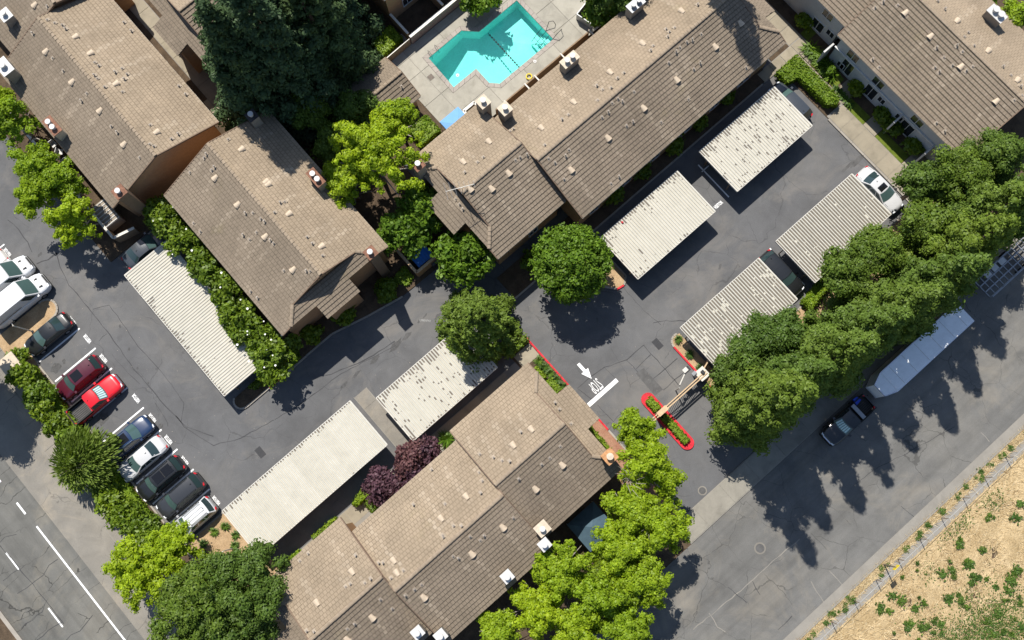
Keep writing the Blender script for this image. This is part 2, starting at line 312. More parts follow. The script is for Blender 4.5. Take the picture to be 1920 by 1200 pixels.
# far gutter, verge, mow strip, dry field
gut = struct('gutter', MB().box(-34, 160, -25.35, -24.6, -.05, .02).box(-34, 160, -25.5, -25.35, -.05, .12), M['gutter'])
sheet('verge', rect(-34, 160, -26.25, -25.5), .03, M['verge'])
sheet('mow_strip', rect(-34, 160, -27.0, -26.25), .05, M['gutter'])
fx, fy = np.meshgrid(np.linspace(4, 60, 113), np.linspace(-27.0, -60, 67)); fz = .03 + .1 * np.sin(fx * 1.3 + 2 * np.sin(fy * .7)) * np.sin(fy * 1.1 + fx * .3) * np.clip((-27 - fy) / 3, 0, 1)
V = np.stack([fx.ravel(), fy.ravel(), fz.ravel() + RNG.normal(0, .02, fx.size)], 1); i = np.arange(66 * 113).reshape(66, 113)[:, :-1].ravel()
link('dry_field', mesh_np('dry_field', V, np.stack([i + 113, i + 114, i + 1, i], 1), M['field'], smooth=True), kind='structure')
struct('far_kerb', MB().box(-42.4, -42.05, -160, 160, -.05, .14), M['kerb'])
sheet('median_soil', rect(-47, -42.4, -160, 160), .08, M['soil'])
# painted markings: parts of the surface they lie on
def mark(parent, name, poly, m='paint', z=.005): return sheet(name, poly, z, M[m], parent)
mark(road, 'edge_line', rect(-35.48, -35.33, -160, 25.2), z=.001)
for a, b in ((18.95, 16.85), (25.15, 23.25), (12.6, 10.7)): mark(road, 'lane_dash', rect(-38.87, -38.74, b, a), z=.001)
for a, b in ((28.0, 26.7), (30.4 + 2.6, 30.4), (36.6, 35.2), (32.6 + 8, 32.6 + 6.8)): mark(road, 'edge_dash', rect(-35.6, -35.43, b, a), z=.001)
for y in (36.73, 34.33, 31.9, 29.58, 27.2, 24.6, 22.3, 19.96, 17.67): mark(lot, 'stall_line', rect(-26.5, -21.9, y - .07, y + .07))
mark(lot, 'stall_line', rect(-26.5, -22.4, 47.55, 47.66))
mark(lot, 'stall_line', rect(30.36, 30.48, 6.85, 10.95)); mark(lot, 'stall_line', rect(30.2, 31.1, 10.2, 10.3)); mark(lot, 'stall_line', rect(29.85, 29.96, -3.6, .9))
mark(lot, 'stop_bar', rect(8.05, 11.48, .97, 1.35))
mark(lot, 'direction_arrow', [(9.7, 4.52), (9.99, 4.52), (9.99, 3.66), (10.25, 3.66), (9.85, 2.72), (9.45, 3.66), (9.7, 3.66)])
def lettering(parent, text, x, y, ang, length, height, m='paint', z=.006, bold=0.):
    cu = bpy.data.curves.new('lettering', 'FONT'); cu.body = text; cu.size = 1; cu.offset = bold; cu.align_x = 'CENTER'; cu.align_y = 'CENTER'; cu.resolution_u = 2
    tmp = bpy.data.objects.new('tmp', cu); COL.objects.link(tmp); dg = bpy.context.evaluated_depsgraph_get(); dg.update()
    me = bpy.data.meshes.new_from_object(tmp.evaluated_get(dg)); bpy.data.objects.remove(tmp)
    co = np.array([v.co[:2] for v in me.vertices]); mn, mx = co.min(0), co.max(0)
    for v in me.vertices:
        v.co = ((v.co[0] - (mn[0] + mx[0]) / 2) / (mx[0] - mn[0]) * length, (v.co[1] - (mn[1] + mx[1]) / 2) / (mx[1] - mn[1]) * height, 0)
    me.materials.clear(); me.materials.append(M[m])
    return link('lettering', me, parent, loc=(x, y, z), rot=(0, 0, ang))
vis = lettering(lot, 'VISITOR', -22.0, 37.72, math.pi / 2, .95, .36, bold=.03)
for x, y in ((-22.65, 46.8), (-21.95, 35.5), (-21.95, 33.1), (-21.92, 28.3), (-21.9, 25.95), (-22.0, 23.48), (-22.05, 21.07), (-22.08, 18.7), (-22.1, 16.5)):
    link('lettering', vis.data, lot, loc=(x, y, .006), rot=(0, 0, math.pi / 2))
link('lettering', vis.data, lot, loc=(29.2, 6.95, .006), rot=(0, 0, 0))
lettering(lot, 'STOP', 9.68, 2.0, math.pi, 1.02, 1.1, bold=.0)
for k, (s_, L_) in enumerate((('NO', .45), ('PARKING', 1.0))): x, y = G(794 + 6 * k, 606); lettering(lot, s_, x + .05, y + .3, 1.63 + .72, L_, .2, m='oldpaint')
# sealed cracks and utility cuts, traced where they run
def crack(parent, pts, wd=.07, m='tar', z=.0035):
    P = [Vector((*G(*p), 0)) for p in pts]; fine = []
    for a, b in zip(P, P[1:]):
        n = max(2, int((b - a).length / .5))
        for k in range(n): fine.append(a.lerp(b, k / n) + Vector((random.uniform(-.05, .05), random.uniform(-.05, .05), 0)))
    fine.append(P[-1]); L_, R_ = [], []
    for k, p in enumerate(fine):
        d = (fine[min(k + 1, len(fine) - 1)] - fine[max(k - 1, 0)]).normalized(); n = Vector((-d.y, d.x, 0)); ww = wd * random.uniform(.35, 1.) / 2
        L_.append(p + n * ww); R_.append(p - n * ww)
    b = MB(); n = len(fine); b.add([(p.x, p.y, z) for p in R_] + [(p.x, p.y, z) for p in L_], [(k, k + 1, n + k + 1, n + k) for k in range(n - 1)]); b.build('sealed_crack', M[m], parent)
for pts, wd in (([(105, 475), (112, 500), (130, 535), (165, 575), (200, 620), (250, 690), (300, 750), (350, 800), (400, 818)], .09), ([(15, 413), (35, 430), (52, 455), (60, 473)], .09), ([(68, 495), (90, 487), (108, 474)], .2),
                ([(175, 580), (205, 572), (225, 600), (260, 650), (310, 705), (345, 755), (340, 790)], .06), ([(200, 625), (185, 640)], .05), ([(330, 780), (345, 800), (400, 835), (450, 822), (500, 795), (560, 760), (640, 700), (700, 670), (742, 648)], .09),
                ([(290, 755), (310, 785), (315, 800)], .05), ([(210, 665), (240, 700), (262, 720)], .05),
                ([(1083, 728), (1110, 705), (1135, 688), (1175, 675), (1207, 647)], .1), ([(1207, 647), (1240, 685), (1272, 722)], .07), ([(1175, 675), (1195, 695), (1215, 715)], .07), ([(1193, 693), (1220, 665)], .08), ([(1222, 712), (1270, 672)], .08), ([(1243, 732), (1290, 690)], .08), ([(1083, 728), (1108, 747), (1120, 742)], .06), ([(1135, 690), (1155, 710)], .04), ([(1120, 760), (1150, 790), (1165, 775)], .06),
                ([(1225, 605), (1260, 601), (1290, 603)], .08), ([(610, 705), (650, 690), (690, 672), (740, 640)], .12), ([(1170, 540), (1200, 575), (1240, 610)], .04)):
    crack(lot, pts, wd)
for pts, wd in (([(1300, 1180), (1380, 1115), (1440, 1060), (1500, 1010)], .1), ([(1330, 1150), (1345, 1175), (1360, 1185)], .08), ([(1365, 1100), (1400, 1130)], .08), ([(1410, 1090), (1425, 1115)], .07), ([(1555, 1070), (1580, 1098)], .09), ([(1520, 1090), (1545, 1130)], .09), ([(1520, 1000), (1550, 1030)], .06), ([(1690, 950), (1715, 970)], .06), ([(1460, 1180), (1485, 1155)], .08), ([(1840, 810), (1855, 828)], .07), ([(1600, 910), (1640, 880), (1700, 850), (1790, 800)], .05)):
    crack(street, pts, wd, 'gutter' if random.random() < .5 else 'tar', z=-.001)
crack(road, [(138, 880), (200, 990), (215, 1010), (222, 1040), (280, 1110), (330, 1170), (370, 1220)], .16, 'patch', z=.002)
crack(road, [(0, 1022), (40, 1070), (75, 1112), (120, 1170)], .08, 'tar', z=.001)
for k in range(26):
    y = 38 - k * 2.05 + random.uniform(-.5, .5); x0 = -42 + random.uniform(0, 2.5); x1 = x0 + random.uniform(2, 5.2); b_ = [(x0 + (x1 - x0) * q, y + random.uniform(-.25, .25)) for q in np.linspace(0, 1, 6)]
    mb = MB(); w_ = random.uniform(.02, .05); mb.add([(p[0], p[1] - w_ * random.uniform(.3, 1), .0015) for p in b_] + [(p[0], p[1] + w_ * random.uniform(.3, 1), .0015) for p in b_], [(q, q + 1, 7 + q, 6 + q) for q in range(5)]); mb.build('transverse_crack', M['tar'], road)
sheet('trench_patch', [G(*p) for p in ((1192, 700), (1207, 690), (1243, 730), (1228, 742))], .004, M['patch'], lot)
def blob(parent, px, py, L_, W_, ang, m='patch', z=.003, name='stain'):
    x, y = G(px, py); n = 14; ph = random.uniform(0, 6); pts = [(L_ * math.cos(k * 6.283 / n) * (1 + .22 * math.sin(3 * k + ph) + random.uniform(-.12, .12)), W_ * math.sin(k * 6.283 / n) * (1 + .2 * math.cos(2 * k + ph) + random.uniform(-.12, .12))) for k in range(n)]
    sheet(name, [(x + a * math.cos(ang) - b * math.sin(ang), y + a * math.sin(ang) + b * math.cos(ang)) for a, b in pts], z, M[m], parent)
M['oil'] = plain('oil stain', (.07, .069, .068), .75, .3, .35, 6.)
for q in ((742, 648, .75, .26, .1), (703, 674, .6, .22, .1), (668, 702, .5, .12, .1), (645, 722, .45, .14, .1), (763, 630, .5, .2, .1), (786, 602, .25, .1, .3), (821, 593, .4, .16, .1), (797, 592, .3, .08, .2), (105, 690, .5, .42, 0), (120, 678, .25, .15, 1), (193, 785, .6, .45, .3), (178, 800, .2, .12, 0), (300, 800, .3, .2, 0), (242, 655, .16, .1, 1), (258, 690, .14, .09, 1), (278, 718, .12, .09, 0), (225, 612, .18, .09, 1), (75, 477, .3, .12, .2), (1575, 250, .4, .14, 1), (1610, 300, 1.1, .22, .05), (1590, 312, .9, .15, .05), (1350, 500, .3, .12, .5), (1120, 600, .3, .1, 1.)):
    blob(lot, *q, m='oil' if q[0] < 760 else 'patch')
def lid(parent, px, py, r, m='patch', z=.004):
    x, y = G(px, py); mb = MB().cyl((x, y), r * 1.35, z - .003, z, 20); mb.build('manhole_collar', M['shoulder'], parent); MB().cyl((x, y), r, z - .002, z + .006, 20).build('manhole_cover', M[m], parent)
lid(lot, 1317, 920, .3); lid(street, 1425, 1028, .38, z=.0); lid(lot, 965, 541, .14)
for px, py, rz in ((1233, 645, 0), (488, 848, 0)):
    x, y = G(px, py); dg_ = thing('drain_grate', 'black slotted storm drain beside the gate driveway' if px > 900 else 'black slotted storm drain in front of the long lower carport', 'drain grate', (x, y, 0))
    MB().box(x - .3, x + .3, y - .48, y + .48, .001, .008).build('grate_frame', M['dark'], dg_)
    for k in range(9): MB().box(x - .28, x + .28, y - .45 + k * .105, y - .41 + k * .105, .008, .02).build('grate_bar', M['dark'], dg_)
# ------------------------------------------------------------------ planting beds and kerbs
def bed(poly, m, z=.1, name='planting_bed'):
    return struct(name, MB().prism(poly, -.04, z), M[m])
def kerb(parent, pts, m='kerb', w_=.16, z=.13):
    for a, b in zip(pts, pts[1:]):
        L_ = math.dist(a, b); n = max(1, round(L_ / 1.6)); d = (np.array(b) - a) / L_; nn = np.array((-d[1], d[0])) * w_ / 2
        for k in range(n):
            p = np.array(a) + d * (L_ * k / n + .012); q = np.array(a) + d * (L_ * (k + 1) / n - .012)
            MB().prism([p - nn, q - nn, q + nn, p + nn], -.03, z).build('kerb_stone', M[m], parent)
def arc(cx, cy, r, a0, a1, n=8): return [(cx + r * math.cos(math.radians(a0 + (a1 - a0) * k / n)), cy + r * math.sin(math.radians(a0 + (a1 - a0) * k / n))) for k in range(n + 1)]
b = bed(rect(-28.35, -26.78, -4, 36.6), 'soil'); kerb(b, [(-26.7, 6), (-26.7, 36.6)])
b = bed(rect(-26.6, -21.6, -4, 15.2), 'baresoil'); kerb(b, [(-26.6, 15.28), (-22.2, 15.28)])
isl = [(-28.35, 41.0), (-23.3, 41.0)] + arc(-23.1, 40.05, .95, 80, -80) + [(-25.6, 38.95), (-26.55, 38.2), (-26.6, 36.6), (-28.35, 36.6)]
b = bed(isl, 'baresoil'); kerb(b, isl[1:-1], w_=.18)
b = bed([(-16, 64), (-16, 39.7), (17, 39.7), (17, 64)], 'soil')
b = bed([(-10.45, 39.7), (17.2, 39.7), (17.2, 29), (10, 29), (10, 19.4), (2.0, 19.6), (-1.5, 20.3), (-5, 21.2), (-10.45, 21.2)], 'soil', .095); kerb(b, [(2.0, 19.55), (-1.5, 20.25), (-5, 21.15), (-8, 21.15)])
pl = [(-8, 22.45), (-8, 21.2), (-14.6, 21.2)] + arc(-14.9, 21.85, .65, 270, 120) + [(-14.8, 22.45)]
b = bed(pl, 'soil'); kerb(b, [(-8, 21.12), (-10.6, 21.12)], 'kerb'); kerb(b, [(-11.0, 21.12), (-12.3, 21.12)], 'red'); kerb(b, [(-12.3, 21.12)] + [(-14.6, 21.12)] + arc(-14.9, 21.85, .72, 270, 120))
b = bed(rect(9.5, 41.2, 12.75, 15.2), 'soil'); kerb(b, [(9.5, 12.68), (40.2, 12.68)])
cpi = [(15.6, 12.7), (15.9, 8.6), (17.0, 7.3), (18.1, 7.15), (18.35, 8), (18.35, 12.7)]
b = bed(cpi, 'baresoil'); kerb(b, [(15.9, 8.6), (17.0, 7.25)]); kerb(b, [(16.95, 7.25), (17.7, 7.1)], 'red'); kerb(b, [(17.7, 7.1), (18.4, 7.6), (18.4, 12.6)])
dw = struct('walkway', MB().box(-22, 5.9, 4, 8.35, -.04, .08), M['gutter'])
xs = list(np.arange(-22, 5.9, 1.55)); slabfield(dw, 'paving_slab', M['walk'], [rect(a, b_, 6.9, 8.3) for a, b_ in zip(xs, xs[1:])], .05, .1)
dw2 = struct('passage_walkway', MB().box(-7.2, -5.75, 8.35, 15.4, -.04, .08), M['gutter']); ys = list(np.arange(8.4, 15.5, 1.4)); slabfield(dw2, 'paving_slab', M['shoulder'], [rect(-7.15, -5.8, a, b_) for a, b_ in zip(ys, ys[1:])], .05, .1)
b = bed(rect(-26.6, 6.6, -11.45, 4), 'soil', .09)
b = bed([(5.7, 10.1), (7.3, 10.1), (7.85, 9.3), (7.85, 3.45), (5.7, 3.45)], 'soil'); kerb(b, [(6.7, 10.15), (7.35, 10.0), (7.9, 9.3), (7.9, 3.6)], 'red')
slabfield(b, 'paving_slab', M['walk'], [rect(5.9, 7.78, 7.4, 8.8)], .09, .13)
b = bed([(5.7, .1), (7.85, .1), (7.85, -11.4), (5.7, -11.4)], 'brickpave'); kerb(b, [(7.9, -.3), (7.9, -1.6)], 'red'); kerb(b, [(7.9, -1.65), (7.9, -11.3)])
gi = arc(12.35, -1.95, .62, 180, 0) + arc(12.35, -7.0, .62, 0, -180); ISL = bed(gi, 'red', .14, 'gate_island')
bedp = MB().box(11.98, 12.72, -7.0, -2.0, .1, .16).build('island_soil', M['soil'], ISL)
kb = arc(18.0, .0, .7, 180, 60) + [(18.9, .75), (29, -4.9), (46, -4.9), (46, -11.4), (17.3, -11.4)]
RBED = bed([(17.3, 0)] + arc(18.0, 0, .7, 180, 60) + [(18.45, .6), (18.45, -4.9), (46, -4.9), (46, -11.42), (17.3, -11.42)], 'baresoil'); kerb(RBED, [(17.25, .0), (17.25, -3.6)], 'red'); kerb(RBED, [(17.25, -4.6), (17.25, -6.2)], 'red'); kerb(RBED, arc(18.0, 0, .76, 180, 70, 4)); kerb(RBED, [(18.5, -4.85), (42.3, -4.85)])
kerb(RBED, [(17.25, -6.4), (17.25, -11.3)])
# walks and planting by the grey building
b = bed(rect(42.4, 62, -11.4, 24), 'soil', .06); kerb(b, [(42.35, 6.2), (42.35, -4.6)])
wk = struct('front_walk', MB().box(42.45, 44.35, -4.4, 6.5, -.04, .09).box(40.4, 46.2, 12.65, 13.75, -.04, .09).box(44.6, 46.2, 13.75, 30, -.04, .09).box(44.25, 44.75, 6.5, 12.65, -.04, .09), M['gutter'])
ys = list(np.arange(-4.35, 6.6, 1.52)); P_ = [rect(42.5, 44.3, a, b_) for a, b_ in zip(ys, ys[1:])]
P_ += [rect(a, a + 1.4, 12.7, 13.7) for a in np.arange(40.45, 45, 1.43)] + [rect(44.65, 46.15, a, a + 1.5) for a in np.arange(13.8, 29, 1.53)] + [rect(44.28, 44.72, a, a + 1.5) for a in np.arange(6.55, 12, 1.53)]
P_ += [rect(44.35, 47.3, a, a + 1.5) for a in (6.3, 2.2, -2.8)] + [rect(44.8, 46.2, 11.2, 12.6)]
slabfield(wk, 'paving_slab', M['walk'], P_, .06, .12)
for r_ in ((44.37, 45.4, 3.75, 6.25), (44.37, 45.4, -1.25, 2.15), (44.85, 46.2, 8.0, 11.1), (44.37, 44.9, -4.3, -2.9), (46.3, 47.5, 13, 14)): sheet('lawn', rect(*r_), .075, M['lawn'])
cw = struct('courtyard_walk', MB().box(.4, 2.0, 39.9, 60, -.04, .11), M['gutter']); ys = list(np.arange(40, 60, 1.9)); slabfield(cw, 'paving_slab', M['walk'], [rect(.45, 1.95, a, b_) for a, b_ in zip(ys, ys[1:])], .1, .14)
slabfield(cw, 'paving_slab', M['walk'], [rect(*q) for q in ((-.1, .4, 44.6, 46.1), (-.1, .4, 40.2, 41.6))], .1, .14)
# ------------------------------------------------------------------ roofs and buildings
PATCH = []
class Roof: pass
def addpatch(roof, O, u, s, poly, mat, group='main'):
    O, u, s = (np.array(q, float) for q in (O, u, s)); n = np.cross(u, s); n = n / np.linalg.norm(n)
    if n[2] < 0: n = -n
    P = dict(roof=roof, O=O, u=u, s=s, n=n, poly=np.array(poly, float), mat=mat, tone=[], items=[]); PATCH.append(P); return P
def in_poly(p, poly):
    x, y = p; c = False
    for i in range(len(poly)):
        (x0, y0), (x1, y1) = poly[i - 1], poly[i]
        if (y0 > y) != (y1 > y) and x < (x1 - x0) * (y - y0) / (y1 - y0) + x0: c = not c
    return c
CAMP = np.array((0, 0, CAM_H))
def roof_hit(px, py):
    v = ray(px, py); best = None
    for P in PATCH:
        dn = v @ P['n']
        if abs(dn) < 1e-6: continue
        t = ((P['O'] - CAMP) @ P['n']) / dn; X = CAMP + v * t; q = ((X - P['O']) @ P['u'], (X - P['O']) @ P['s'])
        if in_poly(q, P['poly']) and (best is None or t < best[0]): best = (t, P, X, q)
    return best
def row_iv(poly, s):
    xs = []
    for i in range(len(poly)):
        (x0, y0), (x1, y1) = poly[i - 1], poly[i]
        if (y0 > s) != (y1 > s): xs.append((x1 - x0) * (s - y0) / (y1 - y0) + x0)
    return (min(xs), max(xs)) if len(xs) >= 2 else None
EX, TW = .37, .315
def tiles(P):
    poly = P['poly']; s0, s1 = poly[:, 1].min(), poly[:, 1].max(); rows = []
    k = 0; s = s0 - .05
    while s < s1 - .06:
        iv = row_iv(poly, min(max(s + .2, s0 + .01), s1 - .01))
        if iv:
            off = (k % 2) * TW / 2 + random.uniform(-.02, .02); a = np.arange(math.floor((iv[0] - off) / TW), math.ceil((iv[1] - off) / TW)) * TW + off
            u0 = np.maximum(a, iv[0]); u1 = np.minimum(a + TW - .004, iv[1]); ok = u1 - u0 > .05; m = ok.sum()
            rows.append(np.stack([u0[ok], u1[ok], np.full(m, s) + RNG.normal(0, .003, m), np.full(m, min(s + EX * 1.12, s1 + .02))], 1))
        s += EX; k += 1
    T = np.concatenate(rows); N = len(T); th = (.085 if P['mat'] == 'tileS' else .07) + RNG.uniform(0, .006, N); t2 = np.full(N, .012)
    tone = np.clip(.4 + RNG.normal(0, .05, N), 0, 1); uc = T[:, :2].mean(1); sc_ = T[:, 2]
    for (cu, cs, L_, wd, v) in P['tone']:
        m = (abs(uc - cu) < wd) & (sc_ < cs) & (sc_ > cs - L_); tone = np.where(m, np.clip(tone + v * RNG.uniform(.5, 1.2, N), 0, 1), tone)
    cols = [(T[:, 0], T[:, 2], 0 * th), (T[:, 1], T[:, 2], 0 * th), (T[:, 0], T[:, 2], th), (T[:, 1], T[:, 2], th), (T[:, 0], T[:, 3], t2), (T[:, 1], T[:, 3], t2), (T[:, 0], T[:, 3], 0 * th - .01), (T[:, 1], T[:, 3], 0 * th - .01)]
    V = np.stack([P['O'] + a[:, None] * P['u'] + b[:, None] * P['s'] + c[:, None] * P['n'] for a, b, c in cols], 1).reshape(-1, 3)
    base = np.arange(N)[:, None] * 8; flip = np.dot(np.cross(P['u'], P['s']), P['n']) < 0
    F = np.array([(2, 3, 5, 4), (0, 1, 3, 2), (0, 2, 4, 6), (3, 1, 7, 5)]);  F = F[:, ::-1] if flip else F
    tu = np.tile(np.array((0, 1, 0, 1, 0, 1, 0, 1.)), N); tv = np.tile(np.array((0, 0, 0, 0, 1, 1, 1, 1.)), N); return V, (base[:, :, None] + F[None]).reshape(-1, 4), np.stack([np.repeat(tone, 8), tu, tv])
CAPMB = MB()
for xx, r0, dz in ((-.22, .17, .05), (.2, .15, .03)): CAPMB.v += [(xx, r0 * math.cos(a), dz + r0 * .55 * math.sin(a)) for a in np.radians((-20, 25, 65, 115, 155, 200))]
CAPMB.f = [(k, 6 + k, 7 + k, k + 1) for k in range(5)] + [tuple(range(6)), tuple(range(11, 5, -1))]
CAPME = CAPMB.mesh('ridge_tile', M['cap'])
def caps(roof, p, q, name='ridge_tile'):
    p, q = Vector(p), Vector(q); d = q - p; n = max(1, round(d.length / .4)); rz = math.atan2(d.y, d.x); ry = -math.asin(d.z / d.length); o0 = org(roof)
    for k in range(n):
        c = p + d * ((k + .5) / n) - o0
        link(name, CAPME, roof, loc=c + Vector((0, 0, random.uniform(0, .015))), rot=(0, ry + .03, rz + random.uniform(-.02, .02)))
def slab_from(P, th=.14, off=-.015):
    mb = MB(); pts = [P['O'] + a * P['u'] + b * P['s'] for a, b in P['poly']]; n = len(pts)
    mb.add([p + P['n'] * off for p in pts] + [p + P['n'] * (off - th) for p in pts], [tuple(range(n)), tuple(range(2 * n - 1, n - 1, -1))] + [(i, n + i, n + (i + 1) % n, (i + 1) % n) for i in range(n)]); return mb
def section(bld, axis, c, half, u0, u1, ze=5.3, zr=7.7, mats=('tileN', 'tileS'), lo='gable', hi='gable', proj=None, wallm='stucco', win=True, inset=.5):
    """one gabled roof section: ridge at c along axis from u0 to u1 (gable planes); mats = (+v slope, -v slope)"""
    ax = np.array((1., 0, 0)) if axis == 'x' else np.array((0, 1., 0)); av = np.array((0, 1., 0)) if axis == 'x' else np.array((1., 0, 0)); up = np.array((0, 0, 1.))
    rise = zr - ze; S = math.hypot(half, rise); pt = lambda u, v, z: tuple(ax * u + av * v + up * z)
    roof = MB(); hb, ht, ext = .45 / rise * S, .97 / rise * S, 1.2; PP = []
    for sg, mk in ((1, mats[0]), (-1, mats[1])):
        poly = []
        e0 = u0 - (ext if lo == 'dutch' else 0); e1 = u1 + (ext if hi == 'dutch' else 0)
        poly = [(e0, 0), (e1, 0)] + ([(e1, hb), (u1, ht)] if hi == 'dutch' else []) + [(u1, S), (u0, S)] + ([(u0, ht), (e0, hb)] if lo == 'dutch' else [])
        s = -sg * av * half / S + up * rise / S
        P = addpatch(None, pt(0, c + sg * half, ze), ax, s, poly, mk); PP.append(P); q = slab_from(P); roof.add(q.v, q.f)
    for end, ue, dr in ((lo, u0, -1), (hi, u1, 1)):
        if end != 'dutch': continue
        f = lambda z: half * (1 - z / rise); sl = .42; S1 = math.hypot(ext, ext * sl); zt = ze + .97; zb = zt - ext * sl
        s = (-dr * ax * ext + up * ext * sl) / S1
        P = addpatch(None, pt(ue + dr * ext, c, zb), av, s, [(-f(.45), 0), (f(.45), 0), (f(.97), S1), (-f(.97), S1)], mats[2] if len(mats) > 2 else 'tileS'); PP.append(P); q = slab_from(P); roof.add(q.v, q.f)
        if proj and proj[dr > 0]:
            p1, p2 = proj[dr > 0]; S2 = math.hypot(1.35, 1.35 * sl)
            P = addpatch(None, pt(ue + dr * (ext + 1.35), c, zb - 1.35 * sl), av, s, [(p1 - c, 0), (p2 - c, 0), (p2 - c, S2 + .05), (p1 - c, S2 + .05)], P['mat']); PP.append(P); q = slab_from(P); roof.add(q.v, q.f)
            a = pt(ue, p1 + .3, 0); b2 = pt(ue + dr * (ext + .95), p2 - .3, 0); x0, x1 = sorted((a[0], b2[0])); y0, y1 = sorted((a[1], b2[1])); MB().box(x0, x1, y0, y1, 0, zb - 1.35 * sl - .02).build('wall', M[wallm], bld)
        # gablet wall above the skirt
        mb = MB(); t0, t1 = ue - dr * .3, ue - dr * .12; w1 = half - .12
        mb.add([pt(t, c + v, z) for t in (t0, t1) for v, z in ((-w1 + .9, ze + .3), (w1 - .9, ze + .3), (0, zr - .22))], [(0, 1, 2), (5, 4, 3), (0, 3, 4, 1), (1, 4, 5, 2), (2, 5, 3, 0)]); mb.build('gable_wall', M[wallm], bld)
        mb = MB(); h_ = .16
        for v in np.arange(-1.0, 1.01, .5): mb.bar(pt(t1 + dr * .02, c + v * .6, zr - 1.3), pt(t1 + dr * .02, c + v * .6, zr - .95), .05)
        mb.build('gable_louvre', M['fascia'], bld)
    ro = roof.build('roof', M['fascia'], bld); ro['_'] = 1; del ro['_']
    for P in PP: P['roof'] = ro
    cap0 = caps(ro, pt(u0, c, zr + .03), pt(u1, c, zr + .03))
    for end, ue, dr in ((lo, u0, -1), (hi, u1, 1)):
        if end == 'dutch':
            for sg in (1, -1): caps(ro, pt(ue + dr * ext, c + sg * half * (1 - .45 / rise), ze + .5), pt(ue, c + sg * half * (1 - .97 / rise), ze + 1.02), 'hip_tile')
    # rake and eave trim
    for end, ue, dr in ((lo, u0, -1), (hi, u1, 1)):
        mb = MB()
        for sg in (1, -1): mb.bar(pt(ue + dr * .03, c + sg * half * (1 - (.97 / rise if end == 'dutch' else 0)), ze - .02 + (.97 if end == 'dutch' else 0)), pt(ue + dr * .03, c, zr - .02), .09, .2)
        if end == 'dutch':
            for sg in (1, -1): mb.bar(pt(ue + dr * (ext + .03), c + sg * half, ze - .02), pt(ue + dr * (ext + .03), c + sg * half * (1 - .45 / rise), ze + .43), .09, .2)
        mb.build('rake_board', M['fascia'], bld)
    e0 = u0 - (ext if lo == 'dutch' else 0); e1 = u1 + (ext if hi == 'dutch' else 0)
    for sg in (1, -1):
        mb = MB().bar(pt(e0, c + sg * (half + .03), ze - .07), pt(e1, c + sg * (half + .03), ze - .07), .1, .11); mb.build('eave_gutter', M['gutterm'], bld)
    # walls: extruded gable profile
    a0, a1 = u0 + .35, u1 - .35; hw = half - inset; zz = ze + inset / half * rise - .24
    mb = MB(); prof = [(-hw, 0), (hw, 0), (hw, zz), (0, zr - .24), (-hw, zz)]
    mb.add([pt(u, c + v, z) for u in (a0, a1) for v, z in prof], [(0, 1, 2, 3, 4), (9, 8, 7, 6, 5)] + [(i, 5 + i, 5 + (i + 1) % 5, (i + 1) % 5) for i in range(5)]); mb.build('wall', M[wallm], bld)
    if lo == 'dutch' or hi == 'dutch':
        for end, ue, dr in ((lo, u0, -1), (hi, u1, 1)):
            if end == 'dutch':
                a = pt(ue - dr * .4, c - hw, 0); b2 = pt(ue + dr * (ext - .4), c + hw, 0); x0, x1 = sorted((a[0], b2[0])); y0, y1 = sorted((a[1], b2[1])); MB().box(x0, x1, y0, y1, 0, ze + .2).build('wall', M[wallm], bld)
    if win:
        for sg in (1, -1):
            n = max(1, int((a1 - a0) / 3.6))
            for k in range(n):
                for z0 in (.95, 3.35): window(bld, axis, c + sg * hw, sg, a0 + (k + .5) * (a1 - a0) / n, z0, 1.4 if k % 2 else 1.0, 1.15)
    return ro
def window(bld, axis, v, sg, u, z0, w_, h, name='window', fm='frame'):
    ax = np.array((1., 0, 0)) if axis == 'x' else np.array((0, 1., 0)); av = np.array((0, 1., 0)) if axis == 'x' else np.array((1., 0, 0)); up = np.array((0, 0, 1.)); mb = MB()
    for (a, b, c_, d_) in ((-w_ / 2 - .06, w_ / 2 + .06, -.07, 0), (-w_ / 2 - .06, w_ / 2 + .06, h, h + .06), (-w_ / 2 - .06, -w_ / 2, 0, h), (w_ / 2, w_ / 2 + .06, 0, h), (-.025, .025, 0, h)):
        p = ax * (u + a) + av * (v - sg * .04) + up * (z0 + c_); q = ax * (u + b) + av * (v + sg * .06) + up * (z0 + d_); x = np.sort(np.stack([p, q]), 0); mb.box(x[0, 0], x[1, 0], x[0, 1], x[1, 1], x[0, 2], x[1, 2])
    f = mb.build(name, M[fm], bld)
    p = ax * (u - w_ / 2) + av * (v - sg * .03) + up * z0; q = ax * (u + w_ / 2) + av * (v + sg * .02) + up * (z0 + h); x = np.sort(np.stack([p, q]), 0)
    MB().box(x[0, 0], x[1, 0], x[0, 1], x[1, 1], x[0, 2], x[1, 2]).build('pane', M['glass'], f)
def chimney(bld, px, py, zt, sx, sy, nf=1, cap='white', z0=0, ax='x', body='chim', capz=.07, r=.2):
    x, y = G(px, py, zt); mb = MB().box(x - sx / 2, x + sx / 2, y - sy / 2, y + sy / 2, z0, zt); ch = mb.build('chimney', M[body], bld)
    e = .06; MB().box(x - sx / 2 - e, x + sx / 2 + e, y - sy / 2 - e, y + sy / 2 + e, zt, zt + capz).build('chimney_cap', M[cap], ch)
    for k in range(nf):
        o_ = (k - (nf - 1) / 2) * .62; cx, cy = (x + o_, y) if ax == 'x' else (x, y + o_)
        MB().cyl((cx, cy), r * .85, zt + capz, zt + capz + .3, 14).cyl((cx, cy), r * 1.2, zt + capz + .3, zt + capz + .42, 14).build('flue', M['white' if cap != 'orange' else 'beige'], ch)
    return ch
def building(label, loc): return thing('apartment_building', label, 'apartment building', (*loc, 0), group='tile roofed apartment buildings')
